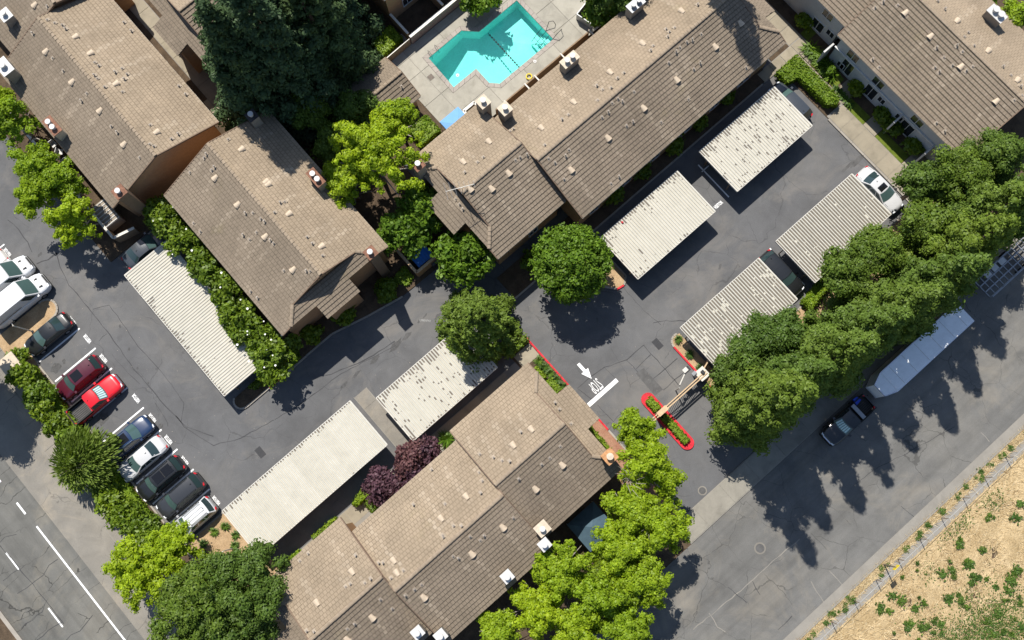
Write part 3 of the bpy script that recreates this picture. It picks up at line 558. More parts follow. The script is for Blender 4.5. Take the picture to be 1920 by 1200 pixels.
# --- north-west building
B1 = building('long tan building along the left edge, its plain gable wall facing the flowering trees', (-6.1, 48))
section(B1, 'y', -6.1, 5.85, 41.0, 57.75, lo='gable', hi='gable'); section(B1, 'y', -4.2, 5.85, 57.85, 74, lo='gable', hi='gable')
chimney(B1, 8, 125, 7.3, 1.0, 1.5, 1, 'white', ax='y', r=.25); chimney(B1, 98, 236, 6.9, .8, 1.7, 2, 'rust', ax='y', body='beige'); chimney(B1, 224, 360, 8.0, .95, .9, 1, 'rust', body='fascia'); chimney(B1, 10, 28, 7.2, .9, 1.0, 1, 'white')
# --- building behind the left carport
B2 = building('tan building with tiled roof between the white flowering trees and the bright courtyard tree', (-2.1, 31))
section(B2, 'y', -2.1, 5.8, 23.75, 38.9, lo='dutch', proj=((-4.15, -.55), None))
chimney(B2, 472, 217, 7.6, .8, .8, 1, 'dark'); chimney(B2, 592, 333, 7.1, .75, 1.6, 2, 'rust', ax='y', z0=5, body='chim'); chimney(B2, 695, 474, 7.8, .85, .85, 1, 'rust', body='fascia')
x_, y_ = G(481, 222, 7.9); 
# --- long building by the pool
BM = building('longest tiled roof building between the swimming pool and the two upper carports', (26, 19.2))
section(BM, 'x', 19.25, 5.85, 17.9, 40.7, hi='dutch', proj=(None, (16.2, 19.8))); section(BM, 'x', 21.3, 5.8, 11.3, 17.85, lo='dutch', proj=((19.6, 23.2), None))
chimney(BM, 784, 309, 7.7, .85, .85, 1, 'rust'); chimney(BM, 906, 191, 7.3, .9, .9, 1, 'beige'); chimney(BM, 947, 204, 7.3, .9, .9, 1, 'beige', z0=4); chimney(BM, 1068, 112, 7.2, 1.55, .75, 2, 'beige', ax='x'); chimney(BM, 1192, 8, 7.2, 1.5, .75, 2, 'steel', ax='x')
# --- lower three-stepped building
BD = building('three stepped tiled roof building between the purple plums and the lime green trees', (-8, 1))
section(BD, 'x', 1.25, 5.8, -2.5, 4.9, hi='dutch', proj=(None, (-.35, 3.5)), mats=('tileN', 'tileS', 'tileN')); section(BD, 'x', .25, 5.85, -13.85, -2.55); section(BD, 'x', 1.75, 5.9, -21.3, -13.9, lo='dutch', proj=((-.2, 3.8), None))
chimney(BD, 1143, 856, 7.4, .95, .95, 1, 'orange', body='orange', r=.24); chimney(BD, 1017, 991, 7.1, 1., .9, 1, 'beige'); chimney(BD, 1021, 1021, 7.1, .8, .75, 1, 'white'); chimney(BD, 951, 1081, 7.1, .8, .75, 1, 'white'); chimney(BD, 783, 1186, 7.1, .8, .75, 1, 'white'); chimney(BD, 826, 1192, 7.1, .8, .75, 1, 'white')
# --- pale grey sided building top right
BR = building('two storey building with pale grey siding and tiled roof in the top right corner', (52, 4))
section(BR, 'y', 52.0, 6.15, -4.4, 10.85, wallm='stuccoW', win=False, inset=.6, mats=('tileN', 'tileS')); section(BR, 'y', 53.0, 5.95, 10.95, 26, wallm='stuccoW', win=False, inset=.4, ze=5.0, zr=7.4)
chimney(BR, 1869, 26, 7.3, .8, 1.55, 2, 'white', ax='y', body='chim', r=.24)
def wallpt(px, py, xw):
    v = ray(px, py); t = xw / v[0]; X = CAMP + v * t; return X[1], X[2]
for quad, xw in (([(1668, 153), (1668, 120)], 0),):
    pass
for px, py, w_, h_, xw in ((1647, 155, 1.15, 1.15, 46.44), (1720, 227, 1.2, 1.1, 46.44), (1600, 105, 1.2, 1.2, 46.44), (1570, 130, .7, .8, 46.44), (1588, 126, 1.2, 1.9, 46.44), (1632, 172, 1.2, 1.8, 46.44), (1653, 188, .7, .8, 46.44), (1686, 220, .7, .8, 46.44), (1699, 240, 1.3, 1.9, 46.44), (1533, 47, 1.3, 1.4, 47.44), (1557, 63, .8, .8, 47.44), (1553, 28, 1.1, 1.1, 47.44)):
    y, z = wallpt(px, py, xw); z = min(max(z, .95), 4.5); window(BR, 'y', xw, -1, y, z - h_ / 2, w_, h_)
for y0 in (10.85, 1.9, -2.0): MB().box(45.2, 46.44, y0 - .08, y0 + .08, 0, 2.75).build('fin_wall', M['stuccoW'], BR)
MB().box(46.3, 46.44, -4.0, 10.6, 2.62, 2.74).build('floor_band', M['frame'], BR)
# --- building and pool house by the tall conifers
BQ = building('building with brown tiled roof half hidden under the tall dark conifers', (6, 50))
section(BQ, 'x', 50.0, 5.9, 3.5, 17, lo='dutch', proj=((48.3, 51.9), None)); chimney(BQ, 404, 108, 7.4, .95, .95, 1, 'orange', body='fascia')
BP = thing('pool_house', 'small brown tiled shed roof beside the pool deck, half in shadow', 'pool house', (12, 34.5, 0))
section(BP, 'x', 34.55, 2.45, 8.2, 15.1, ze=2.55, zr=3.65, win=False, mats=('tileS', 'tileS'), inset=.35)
BS = building('shaded two storey building corner at the top edge above the walled patio', (22, 45))
section(BS, 'x', 45.9, 5.8, 18.0, 40, win=True, inset=.4)
# --- roof vents and pipes, each set on the slope where the photograph shows it
VB = MB(); n = 7
VB.v = [(.29 * math.cos(math.pi * k / (n - 1)), -.27, .02 + .24 * math.sin(math.pi * k / (n - 1))) for k in range(n)] + [(.16 * math.cos(math.pi * k / (n - 1)), .27, .02 + .09 * math.sin(math.pi * k / (n - 1))) for k in range(n)]
VB.f = [(k, n + k, n + k + 1, k + 1) for k in range(n - 1)] + [tuple(range(n, 2 * n))]
VB.v += [(.25 * math.cos(math.pi * k / (n - 1)), -.25, .02 + .2 * math.sin(math.pi * k / (n - 1))) for k in range(n)]; VB.f += [tuple(range(2 * n, 3 * n))[::-1]]
VME = VB.mesh('roof_vent', M['ventm']); VME.materials.append(M['dark']); VME.polygons[len(VB.f) - 1].material_index = 1
FL = MB().box(-.15, .15, -.2, .15, .02, .06); FLME = FL.mesh('pipe_flashing', M['lead']); PIPES = []
for hh in (.16, .24, .36): PIPES.append(MB().cyl((0, 0), .045, 0, hh, 8).cyl((0, 0), .08, hh * .78, hh, 8, .07).mesh('vent_pipe', M['pipe']))
def put(px, py, kind, k=0):
    h = roof_hit(px, py)
    if not h: return
    _, P, X, q = h; o0 = org(P['roof']); up = P['s']
    Mx = Matrix((tuple(np.cross(P['s'], P['n'])), tuple(P['s']), tuple(P['n']))).transposed().to_euler(); loc = Vector(X + P['n'] * .04) - o0
    if kind == 'v':
        o = link('roof_vent', VME, P['roof'], loc=loc, rot=Mx); P['tone'].append((q[0], q[1] - .3, random.uniform(1.6, 3.6), .2, .32))
        P['tone'].append((q[0], q[1] + .4, .8, .4, .15))
    else:
        fl = link('pipe_flashing', FLME, P['roof'], loc=loc, rot=Mx)
        lo = loc; link('vent_pipe', PIPES[k % 3], P['roof'], loc=lo, rot=(0, 0, random.uniform(0, 3)))
        if random.random() < .5: P['tone'].append((q[0], q[1], random.uniform(.7, 3.), .2, .26))
VENTS = [(141, 70), (169, 101), (217, 158), (293, 249), (88, 96), (137, 153), (189, 207), (234, 270), (67, 9), (452, 281), (405, 333), (447, 383), (499, 443), (551, 505), (541, 402), (602, 463), (502, 347), (498, 342), (870, 305), (918, 267), (881, 354), (921, 353), (953, 324), (1016, 241), (1077, 193), (1145, 137), (1206, 83), (1279, 22), (1070, 318), (1139, 258), (1206, 202), (1268, 149), (1340, 87), (1388, 43), (1698, 24), (1745, 68), (1802, 125), (1868, 190), (1793, 41), (1851, 97), (1906, 152),
         (875, 932), (828, 973), (739, 1052), (661, 1073), (595, 1131), (997, 806), (963, 836), (1053, 871), (1003, 916), (942, 988), (884, 1038), (794, 1119), (697, 1157), (650, 1198), (745, 775 + 300)]
PIPE_PX = [(103, 44), (118, 48), (124, 55), (89, 38), (233, 43), (247, 59), (178, 118), (186, 124), (178, 142), (183, 148), (197, 164), (217, 136), (229, 129), (239, 140), (234, 149), (230, 173), (336, 162), (349, 178), (282, 235), (322, 261), (335, 252), (281, 271), (289, 275), (63, 63), (100, 109), (120, 133), (154, 189), (164, 175), (210, 237), (221, 248), (263, 295), (90, 12),
           (388, 289), (428, 262), (384, 296), (403, 313), (357, 323), (398, 319), (461, 399), (475, 399), (490, 410), (497, 415), (482, 435), (514, 456), (508, 450), (364, 418), (377, 434), (457, 440), (469, 449), (515, 399), (526, 380), (534, 379), (576, 445), (586, 457), (533, 507 - 0), (605, 480), (575, 507), (582, 508), (471, 546), (484, 558),
           (896, 305), (907, 296), (872, 324), (855, 373), (862, 383), (868, 392), (966, 300), (975, 295), (988, 290), (957, 247), (963, 243), (1054, 225), (1066, 216), (1022, 273), (1119, 162), (1130, 169), (1146, 166), (1158, 148), (1121, 189), (1170, 138), (1220, 96), (1225, 87), (1249, 56), (1252, 70), (1265, 53), (1255, 61), (1308, 10), (1028, 297), (1040, 305), (1060, 292), (1066, 281), (1128, 220), (1140, 210), (1147, 193), (1158, 185), (1166, 190), (1188, 172), (1253, 118), (1267, 97), (1274, 89), (1287, 79), (1297, 75), (1314, 64), (1174, 236), (1186, 228), (1239, 229), (1300, 130), (1312, 118), (1290, 186), (1398, 127), (1160, 331), (1145, 344), (1057, 336),
           (1655, 4), (1683, 10), (1640, 15), (1755, 90), (1769, 108), (1785, 123), (1793, 86), (1804, 97), (1752, 127), (1760, 135), (1823, 125), (1811, 133), (1635, 112), (1648, 126), (1755, 231), (1770, 247), (1901, 188), (1757, 3), (1770, 18), (1807, 70), (1825, 87), (1879, 126), (1894, 142), (1814, 62), (1912, 163), (1915, 180),
           (810, 881), (776, 946), (835, 945), (851, 986), (866, 986), (831, 1004), (832, 1007), (719, 1055), (757, 1070), (734, 1084), (711, 1055), (899, 886), (905, 902), (902, 924), (900, 852), (926, 858), (956, 865), (942, 864), (911, 889), (977, 810), (563, 1052), (579, 1038), (668, 1041), (649, 1100), (658, 1095), (696, 1085), (685, 1093), (576, 1183), (590, 1184), (1030, 858), (1015, 870), (972, 897), (1050, 836), (962, 970), (907, 1003), (900, 1012), (881, 1005), (859, 1045), (849, 1042), (777, 1104), (760, 1115), (790, 1095), (713, 1123), (665, 1168), (651, 1178), (735, 1140), (1040, 755), (1070, 795), (1048, 768), (753, 163), (690, 175)]
for p in VENTS: put(*p, 'v')
for k, p in enumerate(PIPE_PX): put(*p, 'p', k)
for P in PATCH:                                             # bleached / replaced runs of tiles
    pmin, pmax = P['poly'].min(0), P['poly'].max(0); ar = (pmax - pmin).prod()
    for k in range(int(ar / 14)): P['tone'].append((random.uniform(pmin[0], pmax[0]), random.uniform(pmin[1], pmax[1]), random.uniform(.5, 3.2), random.choice((.2, .2, .2, .34)), random.uniform(-.2, .2)))
byroof = {}
for P in PATCH: byroof.setdefault((P['roof'].name, P['mat']), []).append(P)
for (rn, mt), Ps in byroof.items():
    Vs, Qs, Ts, n = [], [], [], 0; ro = Ps[0]['roof']; o0 = np.array(org(ro))
    for P in Ps: V, Q, T = tiles(P); Vs.append(V - o0); Qs.append(Q + n); Ts.append(T); n += len(V)
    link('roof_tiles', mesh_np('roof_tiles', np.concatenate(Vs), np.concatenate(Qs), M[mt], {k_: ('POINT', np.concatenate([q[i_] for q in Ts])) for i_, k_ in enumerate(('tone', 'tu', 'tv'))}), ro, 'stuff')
# tv aerial on the pool-side roof
x, y = G(866, 352, 9.6); an = thing('tv_antenna', 'silver multi bar television aerial above the stepped end of the pool side roof', 'antenna', (x, y, 7.2))
p0, p1 = G(836, 359, 9.6), G(889, 345, 9.6); MB().tube([(*p0, 9.6), (*p1, 9.6)], .03).build('boom', M['gutterm'], an); MB().tube([(x, y, 7.3), (x, y, 9.65)], .025).build('mast', M['steel'], an)
for k in range(7):
    q = k / 6; cx, cy = p0[0] + (p1[0] - p0[0]) * q, p0[1] + (p1[1] - p0[1]) * q; d = np.array((-(p1[1] - p0[1]), p1[0] - p0[0])); d = d / np.linalg.norm(d) * (.75 - .07 * k)
    MB().tube([(cx - d[0], cy - d[1], 9.6), (cx + d[0], cy + d[1], 9.6)], .012, 5).build('element', M['steel'], an)
# ------------------------------------------------------------------ carports
PANW = 1.04
def panel_mesh(L):
    V, Q, A = [], [], []; prof = []
    for k in range(4):
        a = k * .26; prof += [(a, .0), (a + .12, .0), (a + .145, .055), (a + .235, .055), (a + .26, 0.)]
    prof = [p for i, p in enumerate(prof) if i == 0 or p != prof[i - 1]]
    xs = [p[0] - PANW / 2 for p in prof]; n = len(prof)
    for y in (-L / 2, L / 2): V += [(x, y, p[1]) for x, p in zip(xs, prof)]
    for i in range(n - 1): Q.append((i, i + 1, n + i + 1, n + i)); A.append(1. if prof[i][1] == 0 and prof[i + 1][1] == 0 else .0)
    return mesh_np('roof_panel', np.array(V), np.array(Q), M['corr'], {'pan': ('FACE', np.array(A))})
PANELS = {}
def carport(label, x0, x1, y0, y1, dirt, axis='x', z=2.38):
    t = thing('carport', label, 'carport', ((x0 + x1) / 2, (y0 + y1) / 2, 0), group='corrugated metal carports')
    c = Vector(t.location); L_ = (x1 - x0) if axis == 'x' else (y1 - y0); D = (y1 - y0) if axis == 'x' else (x1 - x0); n = round(L_ / PANW)
    key = round(D, 2)
    if key not in PANELS: PANELS[key] = panel_mesh(D)
    for k in range(n):
        p = -L_ / 2 + (k + .5) * L_ / n
        o = link('roof_panel', PANELS[key], t, loc=(p, 0, z) if axis == 'x' else (0, p, z), rot=(0, 0, 0) if axis == 'x' else (0, 0, math.pi / 2)); o.scale = (L_ / n / PANW, 1, 1)
        o['dirt'] = max(0., dirt + random.uniform(-.07, .07))
    mb = MB()
    ex, ey = (L_ / 2, D / 2) if axis == 'x' else (D / 2, L_ / 2)
    for a, b in (((-ex - .03, -ex + .02), (-ey, ey)), ((ex - .02, ex + .03), (-ey, ey)), ((-ex, ex), (-ey - .05, -ey + .0)), ((-ex, ex), (ey, ey + .05))): mb.box(c.x + a[0], c.x + a[1], c.y + b[0], c.y + b[1], z - .2, z + .03)
    mb.build('fascia', M['gutterm'], t)
    for k in range(3):
        f = (-.42, 0, .42)[k] * D; mb = MB()
        if axis == 'x': mb.box(c.x - L_ / 2 + .05, c.x + L_ / 2 - .05, c.y + f - .05, c.y + f + .05, z - .18, z - .01)
        else: mb.box(c.x + f - .05, c.x + f + .05, c.y - L_ / 2 + .05, c.y + L_ / 2 - .05, z - .18, z - .01)
        mb.build('purlin', M['postm'], t)
    m = max(2, round(L_ / 4.8))
    for k in range(m + 1):
        f = -L_ / 2 + .25 + k * (L_ - .5) / m
        for g in (-.3, .3):
            x, y = (c.x + f, c.y + g * D) if axis == 'x' else (c.x + g * D, c.y + f); MB().box(x - .05, x + .05, y - .05, y + .05, 0, z - .18).build('post', M['postm'], t)
        a, b = ((c.x + f, c.y - D * .46, z - .26), (c.x + f, c.y + D * .46, z - .26)) if axis == 'x' else ((c.x - D * .46, c.y + f, z - .26), (c.x + D * .46, c.y + f, z - .26))
        MB().bar(a, b, .1, .15).build('cross_beam', M['postm'], t)
    return t
carport('cream corrugated carport at the top right with many rust dashes, dark car at its end', 30.5, 39.75, 6.56, 11.5, .44)
carport('cream corrugated carport with a small red spot near its corner', 18.5, 27.8, 6.52, 11.47, .3)
carport('heavily striped brown and cream carport beside the silver saloon at upper right', 29.9, 39.25, -3.95, .97, .88)
carport('heavily striped brown and cream carport nearest the entrance gate', 18.32, 27.75, -4.0, .87, .78)
carport('long cream carport beside the row of white flowering trees', -15.4, -10.55, 22.6, 36.87, .22, 'y')
carport('cream corrugated carport under the dark evergreen, dark dashes on its roof', -5.55, 4.1, 8.8, 13.7, .4)
carport('long clean cream carport across from the visitor bays, lower left', -21.65, -7.4, 10.02, 15.02, .1)
x, y = G(1167, 417, 2.45); tag(MB().cyl((x, y), .13, 2.4, 2.55, 10, .08).build('cap', M['red'], at=(0, 0, 0)), 'small red cap lying on the cream carport roof corner', 'cap')
# ------------------------------------------------------------------ swimming pool and deck
POOL = [(18.53, 35.38), (22.67, 35.41), (23.85, 34.22), (28.6, 34.22), (28.6, 28.93), (21.89, 28.96), (21.18, 29.7), (21.18, 31.54), (18.42, 31.56)]
def offset(poly, d):
    n = len(poly); a = sum(poly[i][0] * poly[(i + 1) % n][1] - poly[(i + 1) % n][0] * poly[i][1] for i in range(n)); sg = 1 if a > 0 else -1; out = []
    for i in range(n):
        p0, p1, p2 = np.array(poly[i - 1]), np.array(poly[i]), np.array(poly[(i + 1) % n]); e1 = (p1 - p0) / np.linalg.norm(p1 - p0); e2 = (p2 - p1) / np.linalg.norm(p2 - p1)
        n1 = np.array((e1[1], -e1[0])) * sg; n2 = np.array((e2[1], -e2[0])) * sg; b = n1 + n2; out.append(tuple(p1 + b * d / (1 + n1 @ n2)))
    return out
PO = offset(POOL, .4); DECK = [(15.2, 38.9), (15.2, 28.2), (17.2, 28.2), (17.2, 27.0), (40, 27.0), (40, 42), (32, 42), (32, 37.4), (18.3, 37.4), (18.3, 38.9)]
def holed(poly, hole):
    bm = bmesh.new(); es = []
    for lp in [poly] + ([hole] if hole else []):
        vs = [bm.verts.new((p[0], p[1], 0)) for p in lp]; es += [bm.edges.new((vs[i - 1], vs[i])) for i in range(len(vs))]
    bmesh.ops.triangle_fill(bm, edges=es, use_beauty=True); return bm
def cut_slabs(parent, poly, hole, xs, ys, z0, z1, name, m, gap=.02):
    bm = holed(poly, hole)
    for co, no in [((x + s * gap, 0, 0), (1, 0, 0)) for x in xs for s in (-1, 1)] + [((0, y + s * gap, 0), (0, 1, 0)) for y in ys for s in (-1, 1)]:
        bmesh.ops.bisect_plane(bm, geom=bm.verts[:] + bm.edges[:] + bm.faces[:], plane_co=co, plane_no=no)
    groups = {}
    for f in bm.faces:
        c = f.calc_center_median()
        if any(abs(c.x - x) < gap for x in xs) or any(abs(c.y - y) < gap for y in ys): continue
        groups.setdefault((sum(c.x > x for x in xs), sum(c.y > y for y in ys)), []).append(f)
    for g, fs in groups.items():
        mb = MB(); idx = {}; fl = []; dz = random.uniform(-.004, .004)
        for f in fs:
            for v in f.verts: idx.setdefault(v.index if v.index >= 0 else id(v), None)
        vs = {}; 
        def vi(v, z):
            k = (round(v.co.x, 4), round(v.co.y, 4), z)
            if k not in vs: vs[k] = len(vs)
            return vs[k]
        cnt = {}
        for f in fs:
            up = f.normal.z > 0; L_ = [vi(v, z1 + dz) for v in f.verts]; fl.append(tuple(L_ if up else L_[::-1]))
            for a, b in zip(f.verts[:], f.verts[1:] + f.verts[:1]): cnt.setdefault(frozenset((vi(a, z1 + dz), vi(b, z1 + dz))), []).append((a, b))
        for k, ab in cnt.items():
            if len(ab) == 1: a, b = ab[0]; fl.append((vi(a, z1 + dz), vi(a, z0), vi(b, z0), vi(b, z1 + dz)))
        mb.add(list(vs), fl); mb.build(name, m, parent)
    bm.free()
bm = holed(DECK, PO)
for v in bm.verts: v.co.z = .12
me = bpy.data.meshes.new('pool_deck'); bm.to_mesh(me); bm.free(); me.materials.append(M['gutter']); deck = link('pool_deck', me, None, 'structure')
cut_slabs(deck, DECK, PO, [17.15, 20.9, 24.5, 28.2, 30.9, 34.2, 37.3], [29.4, 31.9, 34.8, 36.6, 39.5], .1, .155, 'deck_slab', M['pooldeck'])
pool = thing('swimming_pool', 'turquoise angular swimming pool with pale coping', 'swimming pool', (23, 32, 0))
pi_ = offset(POOL, 0); n = len(pi_); mb = MB(); area = sum(pi_[i][0] * pi_[(i + 1) % n][1] - pi_[(i + 1) % n][0] * pi_[i][1] for i in range(n))
zb = [-2.9 if p[0] < 20 else (-2.3 if p[0] < 22 else -1.5) for p in pi_]
mb.add([(p[0], p[1], .13) for p in pi_] + [(p[0], p[1], z) for p, z in zip(pi_, zb)], [(i, (i + 1) % n, n + (i + 1) % n, n + i) for i in range(n)]); mb.build('basin_wall', M['poolin'], pool)
bm = holed(pi_, None)
for v in bm.verts: v.co.z = -2.9 if v.co.x < 20 else (-2.3 if v.co.x < 22 else -1.5)
for v in bm.verts: v.co = v.co - Vector((23, 32, 0))
me = bpy.data.meshes.new('basin_floor'); bm.to_mesh(me); bm.free(); me.materials.append(M['poolin']); link('basin_floor', me, pool)
bm = holed(offset(POOL, -.004), None); bmesh.ops.subdivide_edges(bm, edges=bm.edges[:], cuts=3, use_grid_fill=True)
for v in bm.verts: v.co = v.co + Vector((-23, -32, -.02))
me = bpy.data.meshes.new('water'); bm.to_mesh(me); bm.free(); me.materials.append(M['water']); link('water', me, pool)
po, pin = offset(POOL, .38), offset(POOL, -.03)
for i in range(n):
    a0, a1, b0, b1 = map(np.array, (po[i], po[(i + 1) % n], pin[i], pin[(i + 1) % n])); m_ = max(1, round(np.linalg.norm(a1 - a0) / .62))
    for k in range(m_):
        q0, q1 = (k + .02) / m_, (k + .98) / m_; MB().prism([a0 + (a1 - a0) * q0, a0 + (a1 - a0) * q1, b0 + (b1 - b0) * q1, b0 + (b1 - b0) * q0], .06, .175).build('coping_stone', M['coping'], pool)
mb = MB().box(18.4, 28.5, 35, 35.01, -3, -2.99)
for k in range(3): MB().box(27.1 + .4 * k, 28.6, 28.94, 30.4 - .42 * k, -1.5, -1.15 + .32 * k).build('pool_step', M['poolin'], pool)
for dx in (0, .38): MB().tube([(18.9 + dx * 2.2, 35.25, -.3), (18.9 + dx * 2.2, 35.3, .45), (18.9 + dx * 2.2, 35.5, .7), (18.9 + dx * 2.2, 35.8, .55), (18.9 + dx * 2.2, 35.85, .15)], .028, 6).build('grab_rail', M['chrome'], pool)
for y_ in (29.0, 29.5, 30.0, 30.5): MB().tube([(27.2, y_, -.9), (27.9, y_, -.2), (28.5, y_, .1)], .025, 5).build('step_rail', M['dark'], pool)
for q in (.35, .7): MB().tube([(27.2 + q, 28.95, -.9 + q), (27.2 + q, 30.6, -.9 + q)], .022, 5).build('step_rail', M['dark'], pool)
MB().tube([(28.5, 29.0, .1), (29.0, 28.9, .85), (29.6, 28.95, .8), (29.75, 29.2, .17)], .03, 6).tube([(28.5, 30.0, .1), (29.2, 30.3, .85), (29.55, 30.1, .8), (29.7, 29.9, .17)], .03, 6).build('hand_rail', M['dark'], pool)
ra, rb = Vector((*G(915, 62), -.0)), Vector((*G(977, 130), -.0)); rope = thing('safety_rope', 'dark rope with floats strung across the turquoise pool', 'rope', ra)
MB().tube([ra, ra.lerp(rb, .5) + Vector((0, 0, -.03)), rb], .02, 5).build('line', M['dark'], rope)
fm = MB().cyl((0, 0), .075, -.07, .07, 8).mesh('float', M['dark'])
for k in range(1, 16): link('float', fm, rope, loc=(rb - ra) * k / 16, rot=(math.pi / 2, 0, math.atan2((rb - ra).y, (rb - ra).x) + math.pi / 2))
x, y = G(808, 146); dd = thing('deck_drain', 'square dark drain grate in the pool deck near its corner', 'drain grate', (x, y, .16)); MB().box(x - .26, x + .26, y - .26, y + .26, .158, .166).build('grate_frame', M['patch'], dd)
for k in range(5): MB().box(x - .24, x + .24, y - .23 + k * .1, y - .18 + k * .1, .166, .178).build('grate_bar', M['postm'], dd)
x, y = G(992, 146); lr = thing('life_ring', 'pale yellow life ring at the pool deck edge by the patio fence', 'life ring', (x, y, .3)); MB().tube([(x + .26 * math.cos(q * math.pi / 8), y + .26 * math.sin(q * math.pi / 8), .32) for q in range(17)], .06, 6, False).build('ring', M['yellow'], lr)
for k, (px, py) in enumerate(((1003, 115), (858, 141))): x, y = G(px, py, .16); sk = thing('skimmer_lid', ('round white skimmer lid on the deck beside the lower pool edge', 'round white skimmer lid on the deck at the deep end corner')[k], 'lid', (x, y, .16)); MB().cyl((x, y), .16, .157, .185, 16).build('lid_disc', M['white'], sk); MB().cyl((x, y), .05, .185, .195, 8).build('finger_hole', M['patch'], sk)
def wall_run(name, label, cat, pts, h, th, m, top=None, z0=0., group=None, step=1.0):
    t = thing(name, label, cat, (*pts[0], z0), group=group)
    for a, b in zip(pts, pts[1:]):
        a, b = np.array(a), np.array(b); L_ = np.linalg.norm(b - a); d = (b - a) / L_; nn = np.array((-d[1], d[0])) * th / 2; k_ = max(1, round(L_ / step))
        for k in range(k_):
            p, q = a + d * (L_ * k / k_ + .006), a + d * (L_ * (k + 1) / k_ - .006); MB().prism([p - nn, q - nn, q + nn, p + nn], z0, z0 + h + random.uniform(-.01, .01)).build('panel', m, t)
        if top: p, q = a, b; MB().prism([p - nn * 1.5, q - nn * 1.5, q + nn * 1.5, p + nn * 1.5], z0 + h + .012, z0 + h + .07).build('top_rail', top, t)
    return t
wall_run('stone_wall', 'low pebble textured wall between the shaded patio and the pool deck', 'wall', [(18.3, 37.55), (24.6, 37.55)], 1.5, .2, M['chalk'], M['gutterm'], step=1.3)
wall_run('patio_wall', 'dark patio dividing wall below the top edge building', 'wall', [(18.35, 37.8), (18.35, 40.4)], 1.7, .15, M['stucco'], M['gutterm'])
wall_run('patio_wall', 'second patio dividing wall, nearer the bright shrub at the pool top', 'wall', [(22.6, 37.8), (22.6, 40.4)], 1.7, .15, M['stucco'], M['gutterm'])
wall_run('fence', 'thin rail fence along the pool deck beside the clipped square hedge', 'fence', [(15.2, 37.45), (18.2, 37.5)], 1.3, .05, M['fencewood'], M['gutterm'], step=.3)
wall_run('patio_fence', 'brown board patio fence between the pool deck and the long roof', 'fence', [(19.6, 26.85), (31.0, 26.85), (31.2, 27.0)], 1.55, .08, M['fencewood'], M['fencewood'], step=.45)
bt = thing('patio_pergola', 'row of pale beams bridging the narrow patios behind the long roof', 'pergola', (26, 26, 0))
for x in (20.7, 23.2, 24.4, 27.6, 31.1): MB().box(x - .06, x + .06, 25.3, 26.95, 1.64, 1.76).build('beam', M['gutterm'], bt)
wall_run('metal_fence', 'angled steel mesh fence around the small lawn at the pool end', 'fence', [(31.9, 27.2), (31.5, 29.0), (33.0, 29.3), (36.5, 29.3)], 1.2, .05, M['steel'], M['steel'], step=.5)
sheet('lawn', [(32.2, 27.2), (36.5, 27.2), (36.5, 29.1), (31.9, 28.9)], .185, M['lawn'])
wall_run('patio_wall', 'tan patio wall by the blue canopy beside the square hedge', 'wall', [(14.2, 27.2), (14.2, 28.3), (11.6, 28.3), (11.6, 27.2)], 1.6, .15, M['stucco'], M['gutterm'])
wall_run('patio_wall', 'grey patio wall beside the blue canopy nearest the twin chimneys', 'wall', [(17.3, 27.0), (17.3, 28.7), (18.6, 28.7), (18.6, 27.4)], 1.6, .18, M['chim'], M['gutterm'])
wall_run('patio_wall', 'dark patio wall under the yellow green trees beside the left roof edge', 'wall', [(-14.2, 58), (-14.2, 40.6), (-12.2, 40.1)], 1.6, .16, M['fencewood'], M['gutterm'])
wall_run('patio_fence', 'wooden fence across the narrow court between the two left roofs', 'fence', [(2.2, 44), (4.6, 44), (4.6, 39.8)], 1.7, .08, M['fencewood'], M['fencewood'], step=.4)
# pop-up canopies
def canopy(label, cs, z, m, peak=.5):
    c = np.mean(cs, 0); t = thing('canopy', label, 'canopy', (*c, 0)); n = len(cs)
    MB().add([(*p, z) for p in cs] + [(*c, z + peak)] + [(*p, z - .22) for p in cs], [(i, (i + 1) % n, n) for i in range(n)] + [(i, n + 1 + i, n + 1 + (i + 1) % n, (i + 1) % n) for i in range(n)]).build('canopy_cloth', m, t)
    for p in cs: q = np.array(p) + (c - np.array(p)) * .03; MB().tube([(*q, 0), (*q, z - .02)], .025, 6).build('canopy_leg', M['white'], t)
    return t
canopy('light blue cloth canopy on the patio next to the square hedge', [(14.9, 29.2), (14.9, 26.6), (17.1, 26.6), (17.1, 29.2)], 2.1, M['bluecloth'], .25)
canopy('dark blue grey tent canopy in shade below the lower right roof', [(-.3, -8.2), (-.3, -5.2), (2.7, -5.2), (2.7, -8.2)], 2.2, M['darkcloth'], .75)
# dumpster enclosure
wall_run('dumpster_wall', 'tan walled bin enclosure with a pale gate post by the drive', 'wall', [(4.3, 23.2), (4.3, 20.0), (8.2, 20.0)], 1.75, .16, M['stucco'], M['wood'], group=None)
db = thing('dumpster', 'bin with a bright blue ribbed lid inside the tan enclosure', 'dumpster', (5.6, 21.1, 0)); MB().prism([(4.8, 20.4), (6.5, 20.4), (6.5, 21.75), (4.8, 21.75)], .12, 1.1).build('bin_body', M['dark'], db)
for k in range(6): MB().prism([(4.78 + k * .29, 20.36), (5.05 + k * .29, 20.36), (5.05 + k * .29, 21.8), (4.78 + k * .29, 21.8)], 1.1, [1.15, 1.15, 1.3, 1.3]).build('lid_rib', M['dumpblue'], db)
for k, (px, py) in enumerate(((812, 488), (822, 478))):
    x, y = G(px, py, 1); t = thing('wheelie_bin', ('dark bin behind the blue lidded dumpster, nearer the wall', 'dark grey bin under the maple beside the blue lidded dumpster')[k], 'bin', (x, y, 0)); MB().prism(rect(x - .35, x + .35, y - .4, y + .4), .12, 1.0).build('bin_body', M['dark'], t); MB().prism(rect(x - .38, x + .38, y - .43, y + .43), 1.0, 1.08).build('lid', M['patch'], t)
